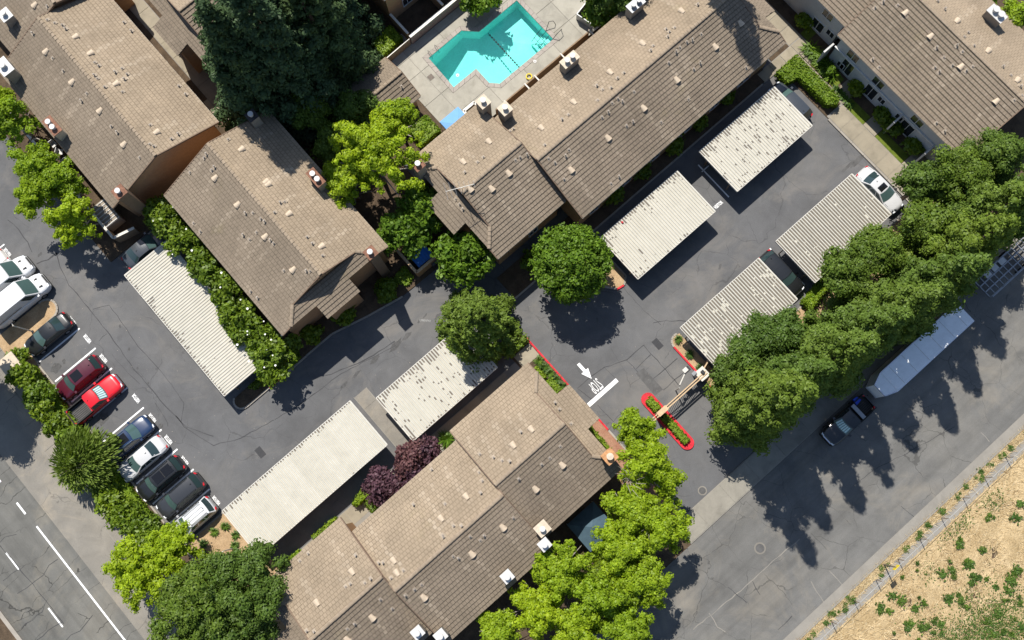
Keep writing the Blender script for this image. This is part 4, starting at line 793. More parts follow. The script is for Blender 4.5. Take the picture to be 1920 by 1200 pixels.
# ------------------------------------------------------------------ vehicles
def lerp_prof(prof, x): return float(np.interp(x, [p[0] for p in prof], [p[1] for p in prof]))
KIND = dict(
  sedan=dict(L=4.6, W=1.76, deck=[(-.5, .62), (-.47, .9), (-.33, .98), (.2, .96), (.34, .9), (.46, .78), (.5, .58)], cab=(-.36, -.2, .07, .25), H=1.45, belt=.95),
  suv=dict(L=4.6, W=1.8, deck=[(-.5, .7), (-.485, 1.05), (-.4, 1.1), (.2, 1.08), (.32, 1.04), (.45, .93), (.5, .66)], cab=(-.475, -.38, .12, .27), H=1.68, belt=1.07),
  pickup=dict(L=5.35, W=1.84, deck=[(-.5, 1.05), (.17, 1.08), (.28, 1.08), (.46, 1.0), (.5, .75)], cab=(-.14, -.1, .1, .235), H=1.75, belt=1.08),
  van=dict(L=6.0, W=2.0, deck=[(-.5, .9), (-.48, 1.25), (.25, 1.25), (.36, 1.2), (.47, 1.0), (.5, .7)], cab=(-.495, -.47, .2, .345), H=2.6, belt=1.25))
def wide(x, W, sharp=.5):
    f = 1.; a = abs(x)
    if a > .36: f = 1 - .30 * ((a - .36) / .14) ** 2.4 * (1 if x > 0 else .75)
    return W / 2 * f
def car(label, kind, pcol, x, y, rz, L=None, cat='car', name=None, shade=False, sunroof=False, rails=False, rearglass=True, ws='wscreen', roofc=None, strobes=False, wh=.33):
    K = KIND[kind]; L = L or K['L']; W, H = K['W'], K['H']; pm = PAINT[pcol]
    t = thing(name or ('parked_' + {'sedan': 'car', 'suv': 'suv', 'pickup': 'pickup_truck', 'van': 'van'}[kind]), label, cat, (x, y, 0), rz, 'parked vehicles')
    mk = lambda nm, mb, m, sm=False, par=None: link(nm, mb.mesh(nm, m, (0, 0, 0), sm), par or t)
    # lower body: lofted shell with rounded plan, domed bonnet and tumble-home sides
    st = np.concatenate([[-.5, -.495, -.48, -.46], np.linspace(-.42, .42, 15), [.455, .475, .49, .5]]); V, F = [], []
    for s in st:
        w_ = wide(s, W); zt = lerp_prof(K['deck'], s); zl = .26 + (.1 if abs(s) > .46 else 0)
        half = [(0, zt + .025), (.35 * w_, zt + .022), (.7 * w_, zt + .008), (.88 * w_, zt - .035), (.965 * w_, zt - .12), (w_, (zt + .45) / 2), (.995 * w_, .48), (.965 * w_, zl + .04), (.9 * w_, zl)]
        ring = [(-a, z) for a, z in half[::-1]] + half[1:]; V += [(s * L, a, z) for a, z in ring]
    n = 17
    if kind == 'pickup':                                   # the open bed is cut out behind the cab
        F = [(i * n + k, (i + 1) * n + k, (i + 1) * n + k + 1, i * n + k + 1) for i in range(len(st) - 1) for k in range(n - 1) if not (st[i] >= -.481 and st[i + 1] <= -.12 and 4 <= k <= 11)]
    else: F = [(i * n + k, (i + 1) * n + k, (i + 1) * n + k + 1, i * n + k + 1) for i in range(len(st) - 1) for k in range(n - 1)]
    F += [tuple(range(n)), tuple(range((len(st) - 1) * n + n - 1, (len(st) - 1) * n - 1, -1))]
    body = mk('body', MB().add(V, F), pm, True)
    zb = K['belt']; r0, r1, f1, f0 = [q * L for q in K['cab']]                # base rear, roof rear, roof front, base front
    def ringpts(u, zf):                                                    # u across -1..1
        return u
    wb, wt = W / 2 * .93, W / 2 * (.74 if kind != 'van' else .86)
    NU = 8; us = np.linspace(-1, 1, NU + 1); cur = .10 if kind != 'van' else .05
    bf = lambda u: f0 - cur * 1.6 * u * u; tf = lambda u: f1 - cur * u * u; br = lambda u: r0 + cur * .8 * u * u; tr = lambda u: r1 + cur * .6 * u * u
    zr = lambda u: H - .055 * u * u
    # roof skin
    V, F = [], []; NS = 6
    for i in range(NS + 1):
        q = i / NS
        for u in us: V.append(((tr(u) + (tf(u) - tr(u)) * q), u * wt, zr(u) + .03 * math.sin(q * math.pi)))
    F = [(i * (NU + 1) + k, (i + 1) * (NU + 1) + k, (i + 1) * (NU + 1) + k + 1, i * (NU + 1) + k + 1) for i in range(NS) for k in range(NU)]
    m0 = len(V)
    # rim that carries the skin down to the glass line, then pillars (cabin shell)
    for u in us: V.append((bf(u), u * wb, zb))
    for u in us: V.append((br(u), u * wb, zb))
    a = m0; b_ = m0 + NU + 1; top = NS * (NU + 1)
    F += [(top + k, a + k, a + k + 1, top + k + 1) for k in range(NU)] + [(k, k + 1, b_ + k + 1, b_ + k) for k in range(NU)]
    F += [(0, b_, a, top)] if False else []
    for sgn, k in ((-1, 0), (1, NU)):
        roofside = [i * (NU + 1) + k for i in range(NS + 1)]; F.append(tuple([b_ + k] + roofside + [a + k]))
    mk('cabin', MB().add(V, F), PAINT[roofc] if roofc else pm, False)
    def strip(nm, lo, hi, m, q0=.06, q1=.94, um=.9, off=.006, n_=8):
        uu = np.linspace(-um, um, n_ + 1); vv, ff = [], []
        for q in (q0, q1):
            for u in uu: p = Vector(lo(u)).lerp(Vector(hi(u)), q); vv.append(p)
        d = (Vector(hi(0)) - Vector(lo(0))).cross(Vector((0, 1, 0))).normalized()
        if d.z < 0: d = -d
        vv = [p + d * off for p in vv]; ff = [(k, k + 1, n_ + 2 + k, n_ + 1 + k) for k in range(n_)]; return mk(nm, MB().add(vv, ff), m, True)
    g = M[ws]
    wsl = strip('windscreen', lambda u: (bf(u), u * wb, zb), lambda u: (tf(u), u * wt, zr(u)), g)
    if shade:
        for k in range(6):
            u0, u1 = -.78 + k * .26, -.78 + k * .26 + .19; lo = lambda u: Vector((bf(u), u * wb, zb)); hi = lambda u: Vector((tf(u), u * wt, zr(u)))
            pts = [lo(u0).lerp(hi(u0), .16), lo(u1).lerp(hi(u1), .16), lo(u1).lerp(hi(u1), .86), lo(u0).lerp(hi(u0), .86)]; mk('sunshade_fold', MB().add([p + Vector((.012, 0, .014)) for p in pts], [(0, 1, 2, 3)]), M['shade'], False, wsl)
    if rearglass: strip('rear_window', lambda u: (br(u), u * wb, zb), lambda u: (tr(u), u * wt, zr(u)), M['cglass'], .12 if kind != 'van' else .3)
    for sgn in (-1, 1):
        A = Vector((br(1), sgn * wb, zb)); B_ = Vector((bf(1), sgn * wb, zb)); C = Vector((tf(1), sgn * wt, zr(1))); D = Vector((tr(1), sgn * wt, zr(1)))
        def bl(p, q): return A.lerp(B_, p).lerp(D.lerp(C, p), q)
        cuts = ((.07, .33), (.36, .63), (.66, .93)) if kind in ('suv', 'sedan') else (((.08, .5), (.54, .92)) if kind == 'pickup' else ((.8, .96),))
        nn = Vector((0, sgn, .25)).normalized() * .008
        for p0, p1 in cuts:
            vs = [bl(p0, .1) + nn, bl(p1, .1) + nn, bl(min(p1, .95), .88) + nn, bl(p0 + .01, .88) + nn]; mk('side_window', MB().add(vs, [(0, 1, 2, 3) if sgn < 0 else (3, 2, 1, 0)]), M['cglass'])
        mb = MB(); mx = f0 - .32 * 1; mb.prism(rect(mx - .09, mx + .1, sgn * (W / 2 - .03), sgn * (W / 2 + .17)), zb + .02, zb + .17); mk('mirror', mb, pm if pcol not in ('pearl',) else M['trimb'])
        # lamps
        wf = wide(.47, W); mb = MB().prism([(.455 * L, sgn * wf * .98), (.488 * L, sgn * wf * .9), (.497 * L, sgn * wf * .55), (.475 * L, sgn * wf * .6)], lerp_prof(K['deck'], .48) - .2, lerp_prof(K['deck'], .475) + .012); mk('headlight', mb, M['lamp'])
        wr = wide(-.48, W); zt = lerp_prof(K['deck'], -.48); mb = MB().prism([(-.44 * L, sgn * wr * 1.005), (-.49 * L, sgn * wr * .95), (-.502 * L, sgn * wr * .62), (-.485 * L, sgn * wr * .66)], zt - .26, zt + .014); mk('tail_light', mb, M['tail'])
        for s in (-.29, .31):
            wy = W / 2 * 1.0; tb = MB(); c = (s * L, 0, wh)
            ring = [(c[0] + wh * math.cos(k * math.pi / 8), c[2] + wh * math.sin(k * math.pi / 8)) for k in range(16)]; r2 = [(c[0] + .2 * math.cos(k * math.pi / 8), c[2] + .2 * math.sin(k * math.pi / 8)) for k in range(16)]
            y0, y1 = sgn * (wy - .2), sgn * (wy + .012)
            tb.add([(p[0], y0, p[1]) for p in ring] + [(p[0], y1, p[1]) for p in ring], [(k, (k + 1) % 16, 16 + (k + 1) % 16, 16 + k) for k in range(16)] + [tuple(range(16, 32)), tuple(range(16))]); whl = mk('wheel', tb, M['tyre'])
            rb = MB().add([(p[0], y1 + sgn * .006, p[1]) for p in r2], [tuple(range(16))]); mk('rim', rb, M['rim'], False, whl)
    # seams, bumpers, grille
    for s in (.505, -.505): w_ = W / 2 * .72; mk('bumper', MB().prism([(s * L - (.1 if s > 0 else -.1), -w_ - .12), (s * L, -w_), (s * L, w_), (s * L - (.1 if s > 0 else -.1), w_ + .12)], .3, .52), M['trimb'] if kind != 'sedan' else pm)
    zt = lerp_prof(K['deck'], .47); mk('grille', MB().box(.485 * L, .5035 * L, -W * .24, W * .24, zt - .24, zt - .06), M['trimb'] if kind != 'pickup' else M['chrome'])
    if kind == 'van':
        for sgn in (-1, 1): mk('bonnet_vent', MB().prism(rect(.365 * L, .42 * L, sgn * .42 - .07, sgn * .42 + .07), 1.1, [1.235, 1.215, 1.215, 1.235] if sgn > 0 else [1.235, 1.215, 1.215, 1.235]), M['trimb'])
        for sgn in (-1, 1): mk('side_rail', MB().box(-.4 * L, .0, sgn * W * .5 - .012, sgn * W * .5 + .012, 1.5, 1.55), M['trimb'])
    if kind == 'sedan' and rearglass:
        for sgn in (-1, 1): mk('boot_seam', MB().bar((-.37 * L, sgn * W * .36, lerp_prof(K['deck'], -.37) + .004), (-.485 * L, sgn * W * .33, lerp_prof(K['deck'], -.47) + .02), .012), M['trimb'])
    if kind != 'van':
        for sgn in (-1, 1): mk('bonnet_seam', MB().bar((f0 / 1 + .05, sgn * W * .40, zb + .005), (.47 * L, sgn * W * .34, lerp_prof(K['deck'], .47) + .022), .014), M['trimb'])
    if sunroof:
        m_ = (r1 + f1) / 2; hl = (f1 - r1) * (.2 if sunroof == 1 else .4); cx = m_ + (f1 - r1) * (.22 if sunroof == 1 else 0); mk('sunroof', MB().box(cx - hl, cx + hl, -wt * .62, wt * .62, H - .01, H + .034), M['sunroof'])
        if sunroof == 2: mk('sunroof_bar', MB().box(cx - .03, cx + .03, -wt * .62, wt * .62, H + .034, H + .038), M['trimb'])
    if rails:
        for sgn in (-1, 1): mk('roof_rail', MB().tube([(r1 + .15, sgn * wt * .93, H - .04), (r1 + .3, sgn * wt * .93, H + .06), (f1 - .3, sgn * wt * .93, H + .06), (f1 - .1, sgn * wt * .93, H - .04)], .022, 6), M['chrome' if rails == 2 else 'trimb'])
    if rails == 3:
        for k in range(4): mk('roof_rib', MB().box(r1 + .2, f1 - .2, -.5 + k * .32, -.44 + k * .32, H + .0, H + .038), pm)
    if kind == 'pickup':
        x0, x1 = -.48 * L, K['cab'][0] * L + .02; wi = W / 2 - .14; bd = mk('cargo_bed', MB().box(x0, x1, -wi, wi, .5, .62), M['bed'])
        mb = MB()
        for k in range(9): mb.box(x0 + .05, x1 - .05, -wi + .12 + k * (2 * wi - .24) / 8 - .035, -wi + .12 + k * (2 * wi - .24) / 8 + .035, .62, .65)
        mk('bed_rib', mb, M['patch'] if pcol == 'red' else M['trimb'], False, bd)
        for sgn in (-1, 1): mk('bed_side', MB().box(x0, x1, sgn * wi - .04, sgn * wi + .04, .6, 1.07), M['trimb'], False, bd)
        mk('tailgate', MB().box(-.497 * L, -.478 * L, -wi - .06, wi + .06, .55, 1.1), M['trimb'] if pcol == 'red' else pm); mk('bed_front', MB().box(x1 - .03, x1 + .03, -wi, wi, .6, 1.09), pm)
    mk('roof_antenna', MB().prism([(r1 + .18, -.02), (r1 + .36, 0), (r1 + .18, .02)], H - .01, [H + .1, H + .02, H + .1]), M['trimb'])
    return t
PI = math.pi
car('white panel van with blue reflecting windscreen parked beside the tan island', 'van', 'white', -24.3, 42.05, .0, cat='van', ws='wscreen')
car('white panel van parked second from the tan island, dark windscreen', 'van', 'white', -24.4, 44.35, .0, cat='van')
car('pale car at the left edge, only its red tail light end in view', 'sedan', 'cream', -25.0, 46.45, PI)
car('glossy black saloon beside the tan island with a silver window line', 'sedan', 'black', -24.17, 37.9, PI)
car('dark maroon people carrier with open sunroof next to the red pickup', 'suv', 'maroon', -24.37, 32.85, PI, sunroof=1)
car('bright red pickup truck with ribbed bed liner and windscreen sunshade', 'pickup', 'red', -24.52, 30.4, 0., cat='pickup truck', shade=True)
car('dark blue suv with silver roof rails partly under the feathery round tree', 'suv', 'navy', -24.52, 25.7, 0., L=5.1, sunroof=2, rails=2)
car('silver white saloon with black rear window between dark blue and black suvs', 'sedan', 'pearl', -24.57, 23.5, PI, L=4.75)
car('black suv with large glass roof in the visitor bays', 'suv', 'black', -24.37, 21.05, PI, L=4.6, sunroof=2, rails=1)
car('charcoal suv with plain roof beside the white compact suv', 'suv', 'grey', -23.97, 18.75, PI, L=4.55, rails=1)
car('white compact suv with ribbed roof at the end of the visitor bays', 'suv', 'silver', -24.32, 16.45, PI, L=4.25, rails=3, roofc='white')
car('dark glossy car at the shaded upper end of the long left carport', 'sedan', 'dnavy', -12.7, 38.35, 0.)
car('dark slate hatchback half under the top right carport by the hedge', 'suv', 'dnavy', 40.45, 9.6, PI / 2, L=4.5)
car('silver saloon with black sunroof beside the striped carport at far right', 'sedan', 'pearl', 40.85, -1.75, -PI / 2, L=4.85, sunroof=1)
car('white car mostly hidden under the striped carport, its glass end showing', 'suv', 'white', 38.35, -1.35, -PI / 2, L=4.5)
car('black suv parked in the gap between the two striped carports', 'suv', 'black', 28.75, -1.45, -PI / 2, L=4.7)
car('black pickup truck on the shaded street with a light blue windscreen sunshade', 'pickup', 'black', 24.1, -14.75, PI, L=5.2, cat='pickup truck', shade=True)
x, y = G(1607, 751, 1.0); tag(MB().prism([(x - .3, y - .3), (x + .3, y - .2), (x + .25, y + .25), (x - .2, y + .3)], .68, [.95, 1.02, .98, 1.05]).build('cargo_bundle', plain('blue plastic', (.03, .08, .5), .6), at=(0, 0, 0)), 'bright blue bundle lying in the black pickup bed', 'bundle')
tag(MB().box(25.05, 25.4, -15.5, -14.0, .95, 1.14).build('tool_box', M['steel'], at=(0, 0, 0)), 'silver tool box across the black pickup bed behind the cab', 'tool box')
# enclosed trailer on the street
tr = thing('enclosed_trailer', 'long white box trailer with pointed nose parked under the street trees', 'trailer', (33, -14.35, 0)); x0, x1, ya, yb, zt = 28.4, 37.6, -15.4, -13.3, 2.95
pl_ = [(x0, yb), (x1, yb), (x1, ya), (x0, ya), (x0 - 1.1, -14.98), (x0 - 1.1, -13.72)]; MB().prism(pl_, .6, zt).build('box_body', M['trailer'], tr)
rf = MB().prism([(x0 + .02, yb - .02), (x1 - .03, yb - .02), (x1 - .03, ya + .02), (x0 + .02, ya + .02)], zt, zt + .05).build('roof', M['trailer'], tr)
nz = MB().add([(x0, yb, zt + .03), (x0, ya, zt + .03), (x0 - 1.1, -14.98, zt - .3), (x0 - 1.1, -13.72, zt - .3), (x0, -14.35, zt + .05)], [(0, 4, 3), (4, 1, 2), (4, 2, 3)]); nz.build('nose_cap', M['trailer'], tr)
mb = MB()
for a, b in zip(pl_, pl_[1:] + pl_[:1]): mb.bar((*a, zt - .03), (*b, zt - .03), .07, .09)
mb.build('edge_trim', M['chrome'], tr)
for k in range(6): MB().box(x0 + .9 + k * 1.5, x0 + .93 + k * 1.5, ya + .1, yb - .1, zt + .05, zt + .058).build('roof_seam', M['gutterm'], tr)
for sgn in (-1, 1):
    for k in range(2): y_ = -14.35 + sgn * .95; mb = MB(); ring = [(33.2 + k * .95 + .36 * math.cos(q * PI / 8), .36 + .36 * math.sin(q * PI / 8)) for q in range(16)]; mb.add([(p[0], y_ - .12, p[1]) for p in ring] + [(p[0], y_ + .12, p[1]) for p in ring], [(q, (q + 1) % 16, 16 + (q + 1) % 16, 16 + q) for q in range(16)] + [tuple(range(16)), tuple(range(16, 32))]); mb.build('wheel', M['tyre'], tr)
MB().bar((x0 - 1.4, -14.35, .55), (x0 - 2.5, -14.35, .5), .1).build('tow_bar', M['dark'], tr)
# open steel trailer at the right edge
ft = thing('open_trailer', 'empty grey steel frame trailer at the right edge of the street', 'trailer', (45, -14.3, 0))
for y_ in (-15.3, -14.65, -14.0, -13.35): MB().box(41.2, 49, y_ - .05, y_ + .05, .6, .72).build('long_rail', M['steel'], ft)
for k in range(14): MB().box(41.2 + k * .58, 41.27 + k * .58, -15.3, -13.35, .55, .66).build('cross_bar', M['steel'], ft)
for y_ in (-15.32, -13.33):
    MB().box(41.2, 49, y_ - .03, y_ + .03, 1.05, 1.11).build('side_rail', M['steel'], ft)
    for k in range(6): MB().box(41.25 + k * 1.45, 41.32 + k * 1.45, y_ - .03, y_ + .03, .6, 1.08).build('stake', M['steel'], ft)
    for k in range(2): mb = MB(); ring = [(45 + k * .9 + .33 * math.cos(q * PI / 8), .33 + .33 * math.sin(q * PI / 8)) for q in range(16)]; mb.add([(p[0], y_ - .12, p[1]) for p in ring] + [(p[0], y_ + .12, p[1]) for p in ring], [(q, (q + 1) % 16, 16 + (q + 1) % 16, 16 + q) for q in range(16)] + [tuple(range(16)), tuple(range(16, 32))]); mb.build('wheel', M['tyre'], ft)
for k in range(3): MB().box(42.2 + k * .9, 42.8 + k * .9, -13.9, -13.4, .72, .8).build('ramp_plate', M['white'], ft)
# ------------------------------------------------------------------ gate, lamps, signs, fence, boxes
gt = thing('vehicle_gate', 'black barred iron gate with tan top rails across the entrance drive', 'gate', (14.6, -3.4, 0))
for y_ in (-3.36, -3.57): MB().box(11.6, 17.5, y_ - .05, y_ + .05, 1.95, 2.07).build('top_rail', M['wood'], gt)
for k in range(27): x = 12.75 + k * .17; q = (x - 12.75) / 4.4; zt = 1.35 + .42 * math.sin(math.pi * min(1, max(0, q))) ** 2; MB().box(x - .017, x + .017, -3.48, -3.445, .08, zt).build('bar', M['dark'], gt)
for z in (.25, 1.2): MB().box(12.7, 17.2, -3.49, -3.435, z, z + .06).build('rail', M['dark'], gt)
MB().tube([(12.75 + .044 * k * 5, -3.46, 1.35 + .42 * math.sin(math.pi * k / 20) ** 2) for k in range(21)], .03, 5).build('arched_rail', M['dark'], gt)
MB().box(14.9, 15.15, -3.5, -3.42, .85, 1.1).build('lock_box', M['dark'], gt)
g2 = thing('vehicle_gate', 'second iron gate half under the lime green tree beside the red island', 'gate', (10, -3.4, 0))
for y_ in (-3.36, -3.57): MB().box(8.1, 11.5, y_ - .05, y_ + .05, 1.95, 2.07).build('top_rail', M['wood'], g2)
for k in range(17): x = 8.6 + k * .17; MB().box(x - .017, x + .017, -3.48, -3.445, .08, 1.35 + .42 * math.sin(math.pi * k / 32) ** 2).build('bar', M['dark'], g2)
for z in (.25, 1.2): MB().box(8.5, 11.4, -3.49, -3.435, z, z + .06).build('rail', M['dark'], g2)
ps = thing('gate_pillar', 'tan gate pillar standing on the red kerbed island', 'pillar', (12.35, -3.45, 0)); MB().box(11.9, 12.75, -3.62, -3.28, .14, 1.95).build('pillar_body', M['stucco'], ps); MB().box(11.8, 12.85, -3.68, -3.22, 2.075, 2.15).build('pillar_cap', M['wood'], ps)
ge = thing('gate_motor', 'grey gate equipment box with camera on top at the right gate end', 'equipment box', (17.1, -3.3, 0)); MB().box(16.75, 17.5, -3.75, -2.95, 0, 1.9).build('cabinet', M['steel'], ge); MB().box(16.65, 17.6, -3.85, -2.85, 1.9, 2.0).build('lid', M['gutterm'], ge); MB().box(17.1, 17.35, -3.4, -3.1, 2.0, 2.3).build('camera_box', M['dark'], ge); MB().box(16.4, 16.8, -3.0, -2.7, 2.0, 2.15).build('camera_arm', M['steel'], ge)
kp = thing('light_post', 'grey bent arm post with a lamp box beside the gate', 'light post', (14.85, -3.15, 0)); bx, by = 14.75, -2.95; hx, hy = G(1287, 694, 2.6)
MB().tube([(bx, by, 0), (bx, by, 2.3), (bx + .15, by + .2, 2.6), (hx, hy, 2.7)], .06, 8).build('post', M['gutterm'], kp); MB().box(hx - .3, hx + .3, hy - .22, hy + .22, 2.62, 2.85).build('lamp_head', M['dark'], kp); MB().box(hx - .34, hx + .1, hy - .1, hy + .26, 2.85, 2.92).build('lamp_cover', M['gutterm'], kp)
tl = thing('picket_screen', 'tan timber picket screen beside the grey gate equipment', 'fence', (18.3, -3.2, 0)); MB().bar((17.6, -3.1, 1.8), (18.9, -2.7, 1.8), .1).bar((18.9, -2.7, 1.8), (19.4, -4.6, 1.8), .1).build('top_rail', M['wood'], tl)
for k in range(8): MB().box(17.7 + k * .15, 17.78 + k * .15, -3.1 + k * .045, -3.06 + k * .045, .1, 1.75).build('picket', M['wood'], tl)
for k in range(7): MB().box(18.93 + k * .065, 18.98 + k * .065, -2.9 - k * .25, -2.82 - k * .25, .1, 1.75).build('picket', M['wood'], tl)
mbx = thing('mailbox_kiosk', 'tan flat topped box kiosk at the left edge by the clipped hedge', 'kiosk', (-28, 37.4, 0)); MB().prism(rect(-28.65, -27.25, 36.75, 38.1), .1, 2.1).build('kiosk_body', M['wood'], mbx); MB().prism(rect(-28.75, -27.15, 36.65, 38.2), 2.1, 2.22).build('kiosk_top', M['beige'], mbx); MB().box(-27.25, -27.22, 37.1, 37.7, .9, 1.7).build('kiosk_door', M['gutterm'], mbx)
def lamp(label, bx_, by_, h, arm):
    t = thing('lamp_post', label, 'lamp post', (bx_, by_, 0)); MB().tube([(bx_, by_, 0), (bx_, by_, h)], [.07, .05], 8).build('post', M['gutterm'], t); e = (bx_ + arm[0], by_ + arm[1], h + .1); MB().tube([(bx_, by_, h - .05), e], .04, 6).build('arm', M['gutterm'], t); MB().box(e[0] - .2, e[0] + .2, e[1] - .12, e[1] + .12, e[2] - .05, e[2] + .07).build('lamp_head', M['dark'], t)
lamp('thin grey lamp post standing on the tan island beside the black saloon', -25.3, 39.35, 3.4, (.1, .35))
lamp('slim lamp post in the bare tan planter beside the long lower carport', -23.55, 12.3, 2.6, (-.6, .1))
fn = thing('chain_link_fence', 'chain link fence on thin dark posts between the street verge and the dry field', 'fence', (20, -26.2, 0))
for x in np.arange(3.4, 46, 2.63): MB().tube([(x, -26.2, 0), (x, -26.2, 1.6)], .035, 6).build('post', M['postm'], fn)
MB().tube([(2, -26.2, 1.58), (47, -26.2, 1.58)], .018, 5).build('top_wire', M['steel'], fn); MB().tube([(2, -26.2, .1), (47, -26.2, .1)], .012, 5).build('bottom_wire', M['steel'], fn)
sg = thing('road_sign', 'dark sign pole with small yellow plate by the dry field fence', 'sign', (17.9, -25.85, 0)); x, y = G(1657, 1058); MB().tube([(x, y, 0), (x, y, 2.9)], .055, 8).build('pole', M['postm'], sg); MB().add([(x - .3 + a, y + b - .03, 2.5 + c) for a, b, c in ((0, 0, 0), (.6, 0, 0), (.6, 0, .6), (0, 0, .6), (0, .03, 0), (.6, .03, 0), (.6, .03, .6), (0, .03, .6))], [(0, 1, 2, 3), (7, 6, 5, 4), (0, 4, 5, 1), (1, 5, 6, 2), (2, 6, 7, 3), (3, 7, 4, 0)]).build('sign_plate', M['yellow'], sg)
# patio clutter seen along the left roof edge
for k, (px, py, s_) in enumerate(((100, 270, 'chair'), (112, 284, 'chair'), (120, 300, 'chair'))):
    x, y = G(px, py, .6); t = thing('patio_chair', ('white plastic patio chair nearest the twin chimney on the left patio', 'white plastic patio chair in the middle of the left patio', 'white plastic patio chair closest to the lime tree on the left patio')[k], 'chair', (x, y, 0), k * .7)
    for nm, q in (('seat', (-.25, .25, -.25, .25, .5, .54)), ('backrest', (-.25, .25, .22, .27, .54, 1.0))): link(nm, MB().box(*q).mesh(nm, M['white']), t)
    for sx in (-.22, .22):
        for sy in (-.22, .22): link('leg', MB().box(sx - .02, sx + .02, sy - .02, sy + .02, .1, .5).mesh('leg', M['white']), t)
ut = thing('utility_shed', 'small pale weathered lattice frame at the foot of the left building corner', 'frame', (*G(202, 402, 1.), 0)); x, y = G(202, 402, 1.)
MB().box(x - .75, x + .75, y - 1.2, y + 1.2, .1, 1.5).build('frame_body', M['chim'], ut)
for k in range(7): MB().box(x - .75, x + .75, y - 1.15 + k * .36, y - 1.08 + k * .36, 1.5, 1.56).build('slat', M['white'], ut)
# ------------------------------------------------------------------ trees, hedges, plants
ICO = None
def ico():
    global ICO
    if ICO is None:
        bm = bmesh.new(); bmesh.ops.create_icosphere(bm, subdivisions=1, radius=1); bm.verts.ensure_lookup_table()
        ICO = (np.array([v.co[:] for v in bm.verts]), np.array([[v.index for v in f.verts] for f in bm.faces])); bm.free()
    return ICO
def leaves(C, D, size, rg, asp=1.6, flat=.75, jit=.6):
    """leaf quads at centres C facing roughly along D"""
    N = len(C); nn = D + rg.normal(0, jit, (N, 3)); nn /= np.linalg.norm(nn, axis=1)[:, None] + 1e-9
    r = rg.normal(0, 1, (N, 3)); a = np.cross(nn, r); a /= np.linalg.norm(a, axis=1)[:, None] + 1e-9; b = np.cross(nn, a)
    s = (size * rg.uniform(.65, 1.3, N))[:, None]; a = a * s * .5 * asp; b = b * s * .5
    V = np.stack([C - a, C + b * .9 - a * .1, C + a, C - b * .9 - a * .1], 1).reshape(-1, 3); Q = np.arange(N * 4).reshape(N, 4); return V, Q
def sph(N, rg, up=0.):
    v = rg.normal(0, 1, (N, 3)); v /= np.linalg.norm(v, axis=1)[:, None]
    if up: v[:, 2] = np.where((v[:, 2] < -.25) & (rg.random(N) < up), -v[:, 2], v[:, 2])
    return v
def foliage(cl, per, size, rg, asp=1.5, jit=.55, core=.72, squash=.85, fill=.25):
    """cl: clump array (x,y,z,r). Leaves sit on and in every clump, with a small rough core so the mass is dense"""
    Cs, Ds = [], []
    n = np.maximum(6, (per * cl[:, 3] ** 2)).astype(int); idx = np.repeat(np.arange(len(cl)), n); d = sph(len(idx), rg, .75); rr = np.where(rg.random(len(idx)) < fill, rg.uniform(.35, .85, len(idx)), rg.uniform(.82, 1.08, len(idx)))
    off = d * rr[:, None]; off[:, 2] *= squash; C = cl[idx, :3] + off * cl[idx, 3][:, None]
    V, Q = leaves(C, d + np.array((0, 0, .35)), size, rg, asp, jit=jit)
    tri = None
    if core:
        iv, jf = ico(); K = len(cl); noise = rg.uniform(.75, 1.15, (K, len(iv), 1)); cv = cl[:, None, :3] + iv[None] * noise * (cl[:, 3] * core)[:, None, None] * np.array((1, 1, squash))
        nV = len(V); V = np.concatenate([V, cv.reshape(-1, 3)]); f = (jf[None] + np.arange(K)[:, None, None] * len(iv) + nV).reshape(-1, 3); Q = np.concatenate([Q, np.concatenate([f, f[:, :1]], 1)])
    return V, Q
def fol_mesh(name, V, Q, m):
    bad = Q[:, 0] == Q[:, 3]; me = bpy.data.meshes.new(name); q, t3 = Q[~bad], Q[bad][:, :3]
    lv = np.concatenate([q.ravel(), t3.ravel()]); me.vertices.add(len(V)); me.vertices.foreach_set('co', np.ascontiguousarray(V, np.float32).ravel()); me.loops.add(len(lv)); me.loops.foreach_set('vertex_index', lv.astype(np.int32))
    ls = np.concatenate([np.arange(len(q)) * 4, len(q) * 4 + np.arange(len(t3)) * 3]).astype(np.int32); me.polygons.add(len(ls)); me.polygons.foreach_set('loop_start', ls); me.materials.append(m); me.update(calc_edges=True); return me
def clumps_broad(rg, R, H, zc, n, cr, lobes=6, flat=.75, lr=1.):
    """several lobes, each carrying clumps on its outer surface; uneven outline with gaps between the lobes"""
    out = []; ang0 = rg.uniform(0, 6.28)
    L_ = [(0, 0, zc + .25 * H, R * .55 * lr)] + [(R * rg.uniform(.42, .66) * math.cos(ang0 + k * 6.283 / lobes + rg.uniform(-.3, .3)), R * rg.uniform(.42, .66) * math.sin(ang0 + k * 6.283 / lobes + rg.uniform(-.3, .3)), zc + rg.uniform(-.22, .2) * H, R * lr * rg.uniform(.34, .52)) for k in range(lobes)]
    for k in range(n):
        l = L_[rg.integers(len(L_))]; d = sph(1, rg, .8)[0]; rr = l[3] * rg.uniform(.72, 1.08); out.append((l[0] + d[0] * rr, l[1] + d[1] * rr, l[2] + d[2] * rr * flat, cr * rg.uniform(.6, 1.35)))
    return np.array(out)
